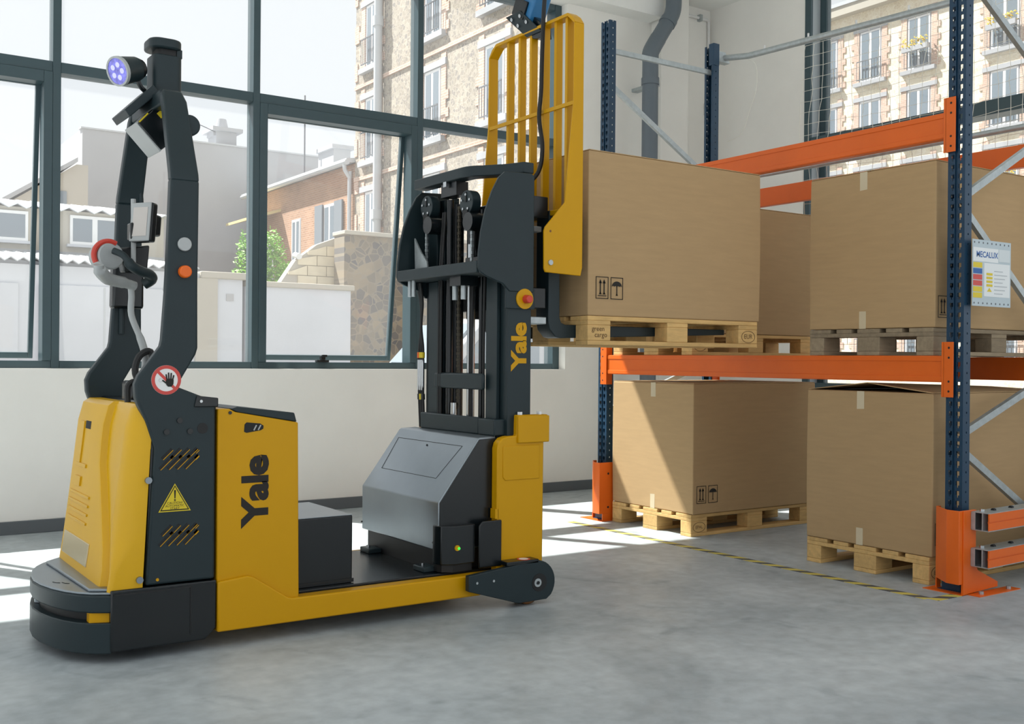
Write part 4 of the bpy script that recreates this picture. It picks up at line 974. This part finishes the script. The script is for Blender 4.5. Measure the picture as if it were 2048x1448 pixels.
# --- carriage, forks and load backrest
P('carriage_bar', MB().box(2.965, 3.06, 4.18, mir(4.18), 1.84, 1.945), M_blk, bevel=0.004)
P('carriage_bar', MB().box(2.965, 3.05, 4.18, mir(4.18), 1.40, 1.50), M_blk, bevel=0.004)
for y in (4.30, mir(4.33)): P('carriage_plate', MB().box(2.935, 3.03, y, y+0.03, 1.36, 1.92), M_blk, bevel=0.003)
P('carriage_web', MB().box(3.03, 3.05, 4.30, mir(4.30), 1.50, 1.84), M_blk)
P('side_shift_cylinder', MB().cyl((3.0, 4.24, 1.70), (3.0, mir(4.24), 1.70), 0.022, 14), M_chrome, smooth=True)
P('clamp_screw', MB().cyl((2.975, 4.22, 1.80), (2.975, 4.22, 1.875), 0.011, 10), M_chrome, smooth=True)
P('clamp_bracket', MB().box(2.95, 3.03, 4.19, 4.25, 1.772, 1.80), M_galv, bevel=0.004)
P('lower_clamp', MB().box(2.955, 3.07, 4.20, 4.30, 1.325, 1.36), M_galv, bevel=0.004)
for y in (4.205, 4.690):
    pr_ = [(3.085, 1.885), (3.085, 1.34), (3.095, 1.30), (3.13, 1.2635), (3.16, 1.258), (4.30, 1.296), (4.30, 1.3255), (3.19, 1.3255), (3.165, 1.335), (3.155, 1.36), (3.150, 1.885)]
    P('fork', MB().prism(pr_, 'y', y, y+0.105), M_blk2, bevel=0.003)
for s in (0, 1):
    ya, yb = (4.078, 4.090) if s == 0 else (4.835, 4.847)
    pl = [(3.139, 2.79), (3.137, 2.41), (3.087, 1.91), (2.972, 1.785), (2.964, 1.765), (2.966, 1.585), (2.974, 1.568), (3.185, 1.560), (3.195, 1.60), (3.195, 2.79)]
    if s == 1: pl = [(3.139, 2.79), (3.137, 2.41), (3.09, 1.86), (3.195, 1.86), (3.195, 2.79)]
    o = P('backrest_side', MB().prism(pl, 'y', ya, yb), M_yel, bevel=0.003)
    if s == 0:
        MB().cyl((3.0, 4.070, 1.615), (3.0, 4.079, 1.615), 0.013, 12).build('bolt', M_galv, o, smooth=True)
        MB().cyl((3.0, 4.077, 1.765), (3.0, 4.0785, 1.765), 0.006, 10).build('screw_hole', M_amber, o)
tr = MB()
pts = [(4.078, 2.79), (4.105, 2.825), (4.140, 2.850), (4.775, 2.850), (4.815, 2.825), (4.847, 2.785)]
pts2 = [(y+(0.012 if i < 3 else -0.012)*(0.6 if i in (1, 4) else (1 if i in (0, 5) else 0)), z-0.016*(1 if i not in (0, 5) else 0)) for i, (y, z) in enumerate(pts)]
tr.prism(pts+pts2[::-1], 'x', 3.138, 3.195)
P('backrest_top_rail', tr, M_yel, bevel=0.002)
for y in (4.163, 4.254, 4.360, 4.467, 4.569, 4.677): P('backrest_bar', MB().box(3.150, 3.190, y-0.010, y+0.010, 1.88, 2.842), M_yel, bevel=0.002)
P('backrest_mid_rail', MB().box(3.138, 3.150, 4.09, 4.835, 2.392, 2.412), M_yel, bevel=0.002)
P('backrest_foot_rail', MB().box(3.09, 3.19, 4.09, 4.835, 1.86, 1.885), M_yel, bevel=0.003)
# --- load camera on top of the backrest with its cable
A_, B_, C_, D_ = Vector((3.165, 4.72, 2.978)), Vector((3.165, 4.588, 2.98)), Vector((3.165, 4.398, 2.83)), Vector((3.165, 4.527, 2.828))
A_, B_, C_, D_ = [v+Vector((-0.06, -0.085, -0.03)) if i in (0, 1) else v+Vector((-0.02, -0.03, -0.01)) for i, v in enumerate((A_, B_, C_, D_))]
nn = (B_-A_).cross(D_-A_).normalized()
mb = MB(); mb.add([A_, B_, C_, D_, A_+nn*0.006, B_+nn*0.006, C_+nn*0.006, D_+nn*0.006], [(0,1,2,3),(7,6,5,4),(0,4,5,1),(1,5,6,2),(2,6,7,3),(3,7,4,0)])
pb = P('camera_bracket', mb, M_blk2, bevel=0.001)
sgn = 1 if nn.x < 0 else -1
for (f, g) in ((0.18, 0.22), (0.18, 0.78), (0.48, 0.22), (0.48, 0.78)):
    q = (A_*(1-f)+D_*f)*(1-g)+(B_*(1-f)+C_*f)*g
    q = q+(nn*0.006 if nn.x < 0 else Vector())
    MB().cyl(q, q+nn*sgn*0.007, 0.010, 10).build('bracket_bolt', M_chrome, pb, smooth=True)
P('bracket_arm', MB().prism([(4.35, 2.78), (4.45, 2.80), (4.52, 2.92), (4.45, 2.92), (4.36, 2.85)], 'x', 3.15, 3.20), M_blk, bevel=0.003)
cb_ = P('load_camera', MB().obox((3.175, 4.50, 2.985), Vector((0.05, 0, 0)), Vector((0, 0.080, 0.045)), Vector((0, -0.035, 0.062))), mat('blue sensor housing', (40, 110, 160), 0.4), bevel=0.010)
MB().obox((3.120, 4.52, 2.97), Vector((0.008, 0, 0)), Vector((0, 0.050, 0.028)), Vector((0, -0.022, 0.040))).build('lens_panel', M_blk, cb_, bevel=0.004)
P('sensor_cable', MB().tube(smoothpath([(3.13, 4.31, 3.02), (3.125, 4.32, 2.90), (3.12, 4.325, 2.65), (3.12, 4.33, 2.50), (3.12, 4.345, 2.37), (3.12, 4.315, 2.22), (3.11, 4.33, 2.10), (3.05, 4.36, 2.02), (3.0, 4.40, 1.96)], 6), 0.011, 10), M_rub, smooth=True)

# ================================================================== OUTSIDE: THE YARD AND THE BUILDINGS ROUND IT
struct('yard_ground', MB().box(-40, 70, WY+0.26, 75, -0.25, -0.05).box(WX+0.28, 70, -40, WY+0.26, -0.25, -0.05), M_asph)
def corrugated(x0, x1, y0, y1, z0, z1, pitch=0.18, amp=0.03, t=0.02):
    n = int((x1-x0)/pitch*4); V = []; Fs = []
    for i in range(n+1):
        x = x0+(x1-x0)*i/n; a = amp*math.sin(2*PI*(x-x0)/pitch)
        V += [(x, y0, z0+a), (x, y1, z1+a), (x, y1, z1+a-t), (x, y0, z0+a-t)]
    for i in range(n):
        for k in range(4): Fs.append((4*i+k, 4*i+(k+1) % 4, 4*i+4+(k+1) % 4, 4*i+4+k))
    Fs += [(0, 1, 2, 3), (4*n+3, 4*n+2, 4*n+1, 4*n)]
    mb = MB(); mb.add(V, Fs); return mb
# garages with white doors
G_ = Thing('garage_row', (0, 18, 0), 'low row of white garages with corrugated roof beyond the window', 'garage')
G_.part('wall', MB().box(-9, 6.56, 18.0, 21.0, -0.05, 2.58), M_rendw)
G_.part('roof', corrugated(-9.1, 5.75, 17.86, 21.0, 2.66, 3.02), M_roof)
G_.part('parapet', MB().box(5.80, 6.66, 17.92, 21.0, 2.50, 2.62), M_rendc, bevel=0.02)
G_.part('corner_pier', MB().box(5.72, 6.10, 17.94, 18.0, -0.05, 2.5), M_rendc)
for k in range(6):
    d = G_.part('garage_door', MB().box(-8.0+2.25*k, -6.05+2.25*k, 17.955, 18.0, -0.05, 2.28), M_rendw, bevel=0.01)
    MB().box(-7.03+2.25*k, -7.00+2.25*k, 17.95, 17.956, -0.05, 2.26).build('door_seam', M_zinc, d)
G_.part('number_plate', MB().box(6.27, 6.40, 17.985, 18.0, 2.13, 2.25), mat('plate grey', (176, 176, 178), 0.6))
# house behind them
def win_y(T, x0, x1, y, z0, z1, n=2, sill=True, mp=M_wpane):
    w = T.part('window', MB().box(x0, x1, y-0.05, y+0.02, z0, z1), M_wfr)
    wd = (x1-x0)/n
    for k in range(n): MB().box(x0+wd*k+0.05, x0+wd*(k+1)-0.05, y-0.056, y-0.048, z0+0.06, z1-0.06).build('pane', mp, w)
    if sill: MB().box(x0-0.06, x1+0.06, y-0.12, y, z0-0.05, z0).build('sill', M_rendw, w)
def win_x(T, x, yc, wd, z0, z1, rail=True, mp=M_wpane, trim=True, sill=M_rend):
    y0, y1 = yc-wd/2, yc+wd/2
    if trim:
        q = T.part('brick_surround', MB().box(x-0.03, x+0.02, y0-0.28, y0-0.02, z0-0.1, z1+0.35), M_brickT)
        T.part('brick_surround', MB().box(x-0.03, x+0.02, y1+0.02, y1+0.28, z0-0.1, z1+0.35), M_brickT)
        for k in range(int((z1-z0)/0.5)):        # toothed quoins
            for (ya, yb) in ((y0-0.42, y0-0.28), (y1+0.28, y1+0.42)):
                MB().box(x-0.03, x+0.02, ya, yb, z0+0.5*k, z0+0.5*k+0.25).build('quoin', M_brickT, q)
        T.part('lintel', MB().box(x-0.06, x+0.02, y0-0.3, y1+0.3, z1+0.02, z1+0.2), sill)
    T.part('reveal', MB().box(x-0.005, x+0.01, y0-0.02, y1+0.02, z0, z1+0.02), M_rend)
    w = T.part('window', MB().box(x-0.02, x+0.0, y0+0.05, y1-0.05, z0, z1), M_wfr)
    h = (y1-y0-0.10)/2
    for k in (0, 1): MB().box(x-0.026, x-0.018, y0+0.05+h*k+0.07, y0+0.05+h*(k+1)-0.05, z0+0.1, z1-0.08).build('pane', mp, w)
    T.part('sill', MB().box(x-0.16, x+0.02, y0-0.25, y1+0.25, z0-0.16, z0), sill)
    if rail:
        r = T.part('window_railing', MB().box(x-0.17, x-0.145, y0-0.05, y1+0.05, z0+0.86, z0+0.90).box(x-0.17, x-0.145, y0-0.05, y1+0.05, z0+0.08, z0+0.11), M_iron)
        nb = 9
        for k in range(nb): MB().box(x-0.165, x-0.15, y0-0.04+(y1-y0+0.08)*k/(nb-1)-0.008, y0-0.04+(y1-y0+0.08)*k/(nb-1)+0.008, z0+0.1, z0+0.88).build('baluster', M_iron, r)
H_ = Thing('old_workshop', (2, 21.5, 0), 'cream two storey workshop with white corrugated roof behind the garages', 'building')
H_.part('wall', MB().box(-9, 6.2, 21.5, 27, -0.05, 3.92), M_rendc)
H_.part('roof', corrugated(-9.2, 6.4, 21.3, 27, 3.93, 4.75, 0.3, 0.04), M_roof)
H_.part('grey_band', MB().box(-9, 6.2, 21.46, 21.5, 2.6, 3.13), M_rend)
for (a, b) in ((4.42, 5.32), (2.55, 3.68), (0.4, 1.5)): win_y(H_, a, b, 21.5, 3.28, 4.0-0.16)
# small gabled annexe and the big grey gable
A_n = Thing('gabled_annexe', (8.0, 36, 0), 'small pale house with sloping roof edge beside the grey building', 'building')
A_n.part('wall', MB().prism([(5.6, -0.05), (7.95, -0.05), (7.95, 7.3), (7.6, 7.3), (5.6, 5.9)], 'y', 36, 41.5), M_rendc)
A_n.part('roof', MB().prism([(5.4, 5.85), (7.6, 7.36), (7.6, 7.5), (5.4, 6.0)], 'y', 35.8, 41.5), M_rend)
A_n.part('window', MB().box(6.9, 7.3, 35.96, 36.0, 5.6, 6.4), M_wpane)
B_g = Thing('concrete_building', (14, 42, 0), 'large blank grey concrete building with stepped chimney', 'building')
B_g.part('wall', MB().box(9.06, 24, 42, 52, -0.05, 9.70), M_rend)
B_g.part('coping', MB().box(9.0, 24, 41.95, 42.4, 9.70, 9.76), M_zinc)
ch = B_g.part('chimney', MB().box(14.3, 15.15, 42.4, 43.4, 9.76, 10.35), M_rend)
MB().box(14.1, 15.35, 42.2, 43.6, 10.35, 10.5).build('chimney_cap', M_rend, ch)
for (x) in (14.3, 14.72, 15.02): MB().box(x-0.09, x+0.09, 42.5, 43.3, 10.18, 10.36).build('chimney_pier', M_rend, ch)
MB().cyl((14.7, 42.9, 10.5), (14.7, 42.9, 10.95), 0.28, 16, 0.18).build('chimney_cowl', M_rend, ch)
B_g.part('aerial', MB().tube([(13.0, 42.3, 10.6), (13.7, 42.3, 10.45), (14.25, 42.4, 10.3)], 0.02, 5), M_iron)
# low walls in front
Y_w = Thing('rendered_yard_wall', (7.7, 18, 0), 'white rendered yard wall with grey coping in front of the shrub', 'wall')
Y_w.part('wall', MB().box(6.62, 8.64, 18.0, 18.25, -0.05, 2.40), M_rendw)
Y_w.part('coping', MB().box(6.62, 8.70, 17.94, 18.3, 2.40, 2.50), M_rendc, bevel=0.02)
S_w = Thing('stone_yard_wall', (9.5, 18.55, 0), 'old mottled stone yard wall with pale coping', 'wall')
S_w.part('wall', MB().box(8.76, 14.9, 18.55, 19.0, -0.05, 3.52), M_stoneW)
S_w.part('coping', MB().box(8.74, 14.9, 18.48, 19.05, 3.52, 3.60), M_rendc, bevel=0.015)
B_w = Thing('block_wall', (8.3, 19.2, 0), 'cream concrete block wall with raking top beside the stone wall', 'wall')
B_w.part('mortar_bed', MB().prism([(7.66, -0.05), (8.98, -0.05), (8.98, 3.55), (8.5, 3.36), (8.06, 3.03), (7.70, 2.5)], 'y', 19.23, 19.45), M_rendc)
for r in range(7):
    z0 = 2.15+0.2*r; off = 0.2 if r % 2 else 0
    for k in range(5):
        xa = 7.5+off+0.4*k-0.2; xb = xa+0.385; xa = max(xa, 7.68); xb = min(xb, 8.97)
        if xb-xa < 0.05: continue
        zt = z0+0.188
        def ztop(x): return 2.5+(x-7.70)*1.45 if x < 8.06 else (3.03+(x-8.06)*0.75 if x < 8.5 else 3.36+(x-8.5)*0.4)
        if ztop(xa) < z0+0.02: continue
        zl, zr = min(zt, ztop(xa)), min(zt, ztop(xb))
        B_w.part('block', MB().prism([(xa, z0), (xb, z0), (xb, zr), (xa, zl)], 'y', 19.2, 19.24), M_blockw)
B_w.part('wall_light', MB().cyl((8.10, 19.15, 3.10), (8.10, 19.35, 3.14), 0.06, 12), M_white, smooth=True)
# shrub behind the walls
def shrub(name, loc, r, h, n, label, seed):
    rnd = random.Random(seed); T = Thing(name, loc, label, 'shrub'); x, y, z = loc
    for k in range(5):
        a = rnd.uniform(0, 2*PI)
        T.part('stem', MB().tube(smoothpath([(x+0.1*math.cos(a), y+0.1*math.sin(a), z), (x+0.3*r*math.cos(a), y+0.3*r*math.sin(a), z+h*0.5), (x+0.6*r*math.cos(a), y+0.6*r*math.sin(a), z+h*0.92)], 3), 0.02, 5), M_twig)
    mb = MB()
    for k in range(n):
        f = rnd.random(); a = rnd.uniform(0, 2*PI); rr = r*math.sqrt(rnd.random())*(0.35+0.65*math.sin(PI*min(1, (1-f)*0.75+0.15)))
        c = Vector((x+rr*math.cos(a), y+rr*math.sin(a), z+h*(0.25+0.75*f)+rnd.uniform(-.1, .1)))
        d = Vector((rnd.uniform(-1, 1), rnd.uniform(-1, 1), rnd.uniform(-0.2, 1))).normalized(); s = d.orthogonal().normalized()
        L_, W_ = rnd.uniform(.07, .13), rnd.uniform(.02, .035)
        mb.add([c, c+d*L_*0.5+s*W_, c+d*L_, c+d*L_*0.5-s*W_], [(0, 1, 2, 3)])
    o = T.part('foliage', mb, M_leaf); o['kind'] = 'stuff'
shrub('shrub', (8.05, 21.0, -0.05), 0.60, 3.75, 5200, 'bright green shrub rising behind the white yard wall', 3)
shrub('shrub', (9.02, 21.9, -0.05), 0.36, 3.2, 2600, 'smaller bright green shrub touching the cream block wall', 5)
# tan brick house
BX = 15.0
B_b = Thing('brick_house', (18, 35, 0), 'tan brick house with zinc gutter and grey shutters', 'house')
B_b.part('wall', MB().box(BX, 22, 31.02, 40.5, -0.05, 7.42), M_brick)
B_b.part('roof', MB().prism([(BX-0.3, 7.42), (22.3, 8.2), (22.3, 8.35), (BX-0.3, 7.56)], 'y', 31.02, 40.6), M_zinc)
B_b.part('gutter', MB().tube([(BX-0.28, 31.0, 7.44), (BX-0.28, 40.5, 7.44)], 0.09, 8), M_zinc, smooth=True)
B_b.part('downpipe', MB().tube(smoothpath([(BX-0.28, 31.2, 7.4), (BX-0.26, 31.2, 7.2), (BX-0.1, 31.2, 6.95), (BX-0.1, 31.2, 6.6), (BX-0.1, 31.2, 0)], 4), 0.07, 8), M_zinc, smooth=True)
win_x(B_b, BX, 32.9, 0.95, 4.7, 6.32, rail=False, trim=False)
M_shut = mat('grey shutter', (120, 128, 136), 0.6)
for yc in (33.68, 32.12): B_b.part('shutter', MB().box(BX-0.08, BX-0.02, yc-0.30, yc+0.30, 4.7, 6.36), M_shut)
win_x(B_b, BX, 35.75, 0.8, 4.2, 6.1, rail=False, trim=False)
win_x(B_b, BX, 38.3, 0.9, 3.2, 5.4, rail=False, trim=False)
B_b.part('canopy', MB().prism([(BX-1.1, 6.2), (BX, 6.55), (BX, 6.65), (BX-1.1, 6.3)], 'y', 37.2, 40.0), mat('ochre canopy', (214, 196, 140), 0.7))
cq = B_b.part('chimney', MB().box(17.0, 17.7, 37.0, 38.4, 7.6, 9.1), M_rend)
MB().box(16.9, 17.8, 36.9, 38.5, 9.1, 9.25).build('chimney_cap', M_rend, cq)
B_b.part('aerial_mast', MB().tube([(16.6, 38.8, 7.6), (16.6, 38.8, 11.4)], 0.03, 6), M_iron)
# tall stone apartment house
B_s = Thing('stone_apartment_house', (19, 23, 0), 'tall rubble stone apartment house with brick trimmed windows', 'apartment house')
B_s.part('wall', MB().box(BX, 19, 17, 31.0, -0.05, 21), M_stone)
for (yc, wd) in ((29.85, 0.85), (26.05, 0.95), (22.85, 0.95), (19.4, 0.95)):
    for r in range(-1, 4):
        z0 = 7.35+2.93*r; win_x(B_s, BX, yc, wd, z0, z0+1.95, rail=(r >= 0))
for r in range(0, 5): B_s.part('string_course', MB().box(BX-0.05, BX+0.02, 17, 31.0, 6.75+2.93*(r-1)+0.05, 6.75+2.93*(r-1)+0.17), M_brickT)
for k in range(16):
    if k*1.0 < 20: B_s.part('corner_quoin', MB().box(BX-0.03, BX+0.02, 30.72 if k % 2 else 30.82, 31.01, 0.4+1.2*k, 0.95+1.2*k), M_brickT)
B_s.part('downpipe', MB().cyl((BX-0.18, 29.1, 0), (BX-0.18, 29.1, 21), 0.13, 14), M_zinc, smooth=True)
for z in (5.4, 11.3, 16.0): B_s.part('pipe_collar', MB().cyl((BX-0.18, 29.1, z), (BX-0.18, 29.1, z+0.3), 0.165, 14), M_zinc, smooth=True)
# pale apartment house seen through the end window
RX2 = 38.0
B_r = Thing('pale_apartment_house', (42, 24, 0), 'pale stone apartment house with balconies seen through the end window', 'apartment house')
B_r.part('wall', MB().box(RX2, 46, 2, 32.2, -0.05, 16.9), M_stoneR)
B_r.part('cornice', MB().box(RX2-0.4, RX2+0.1, 2, 32.3, 16.2, 16.6), M_rendc)
B_r.part('gutter', MB().box(RX2-0.45, RX2+0.1, 2, 32.3, 16.6, 16.75), M_zinc)
B_r.part('roof', MB().prism([(RX2-0.1, 16.75), (42, 20), (46, 20), (46, 16.75)], 'y', 2, 28.0), M_zinc)
for (yc, wd) in ((31.0, 1.1), (28.75, 1.1), (26.4, 1.1), (22.7, 1.2), (20.0, 1.2), (17.2, 1.2)):
    for r in range(-4, 1):
        z0 = 13.15+2.97*r; win_x(B_r, RX2, yc, wd, z0, z0+2.15, rail=True)
for (yc, z0) in ((26.4, 13.15), (22.7, 7.21), (22.7, 13.15)):
    rr = random.Random(int(yc*10+z0)); mb = MB()
    for k in range(60):
        c = Vector((RX2-0.28+rr.uniform(-.08, .08), yc+rr.uniform(-.6, .6), z0+0.9+rr.uniform(-.05, .3))); s = rr.uniform(.04, .08)
        mb.add([c+Vector((-s, 0, 0)), c+Vector((0, s, s*.4)), c+Vector((s, 0, 0)), c+Vector((0, -s, -s*.4)), c+Vector((0, 0, s))], [(0, 1, 4), (1, 2, 4), (2, 3, 4), (3, 0, 4), (3, 2, 1, 0)])
    f = B_r.part('flower_box', MB().box(RX2-0.36, RX2-0.2, yc-0.6, yc+0.6, z0+0.7, z0+0.9), M_rend)
    fo = mb.build('flowers', M_flow, f); fo['kind'] = 'stuff'
# grey van parked in the yard, low behind the glass
V_ = Thing('parked_van', (8.2, 12.6, -0.05), 'light grey van parked in the yard behind the mast', 'van')
prof = [(6.25, 0.25), (6.22, 0.75), (6.35, 0.95), (7.0, 1.08), (7.55, 1.62), (7.85, 1.72), (10.3, 1.74), (10.45, 1.6), (10.48, 0.3)]
M_van = mat('silver grey car paint', (176, 180, 186), 0.25, coat=0.6)
V_.part('body', MB().prism(prof, 'y', 11.8, 13.4), M_van, bevel=0.06, seg=3)
V_.part('windscreen', MB().prism([(7.02, 1.085), (7.53, 1.60), (7.50, 1.63), (6.98, 1.10)], 'y', 11.92, 13.28), M_wpane)
V_.part('side_window', MB().prism([(7.25, 1.10), (7.62, 1.52), (8.5, 1.55), (8.5, 1.10)], 'y', 11.785, 11.81), M_wpane)
V_.part('side_window', MB().prism([(8.6, 1.10), (8.6, 1.55), (10.2, 1.55), (10.25, 1.10)], 'y', 11.785, 11.81), M_wpane)
for x in (7.0, 9.7):
    for y in (11.82, 13.2):
        wq = V_.part('wheel', MB().cyl((x, y-0.05, 0.27), (x, y+0.17, 0.27), 0.32, 24), M_rub, smooth=True, bevel=0.03)
        MB().cyl((x, y-0.055, 0.27), (x, y-0.045, 0.27), 0.19, 20).build('wheel_rim', M_galv, wq, smooth=True)
V_.part('headlamp', MB().box(6.24, 6.42, 11.82, 12.1, 0.72, 0.88), M_white, bevel=0.03)
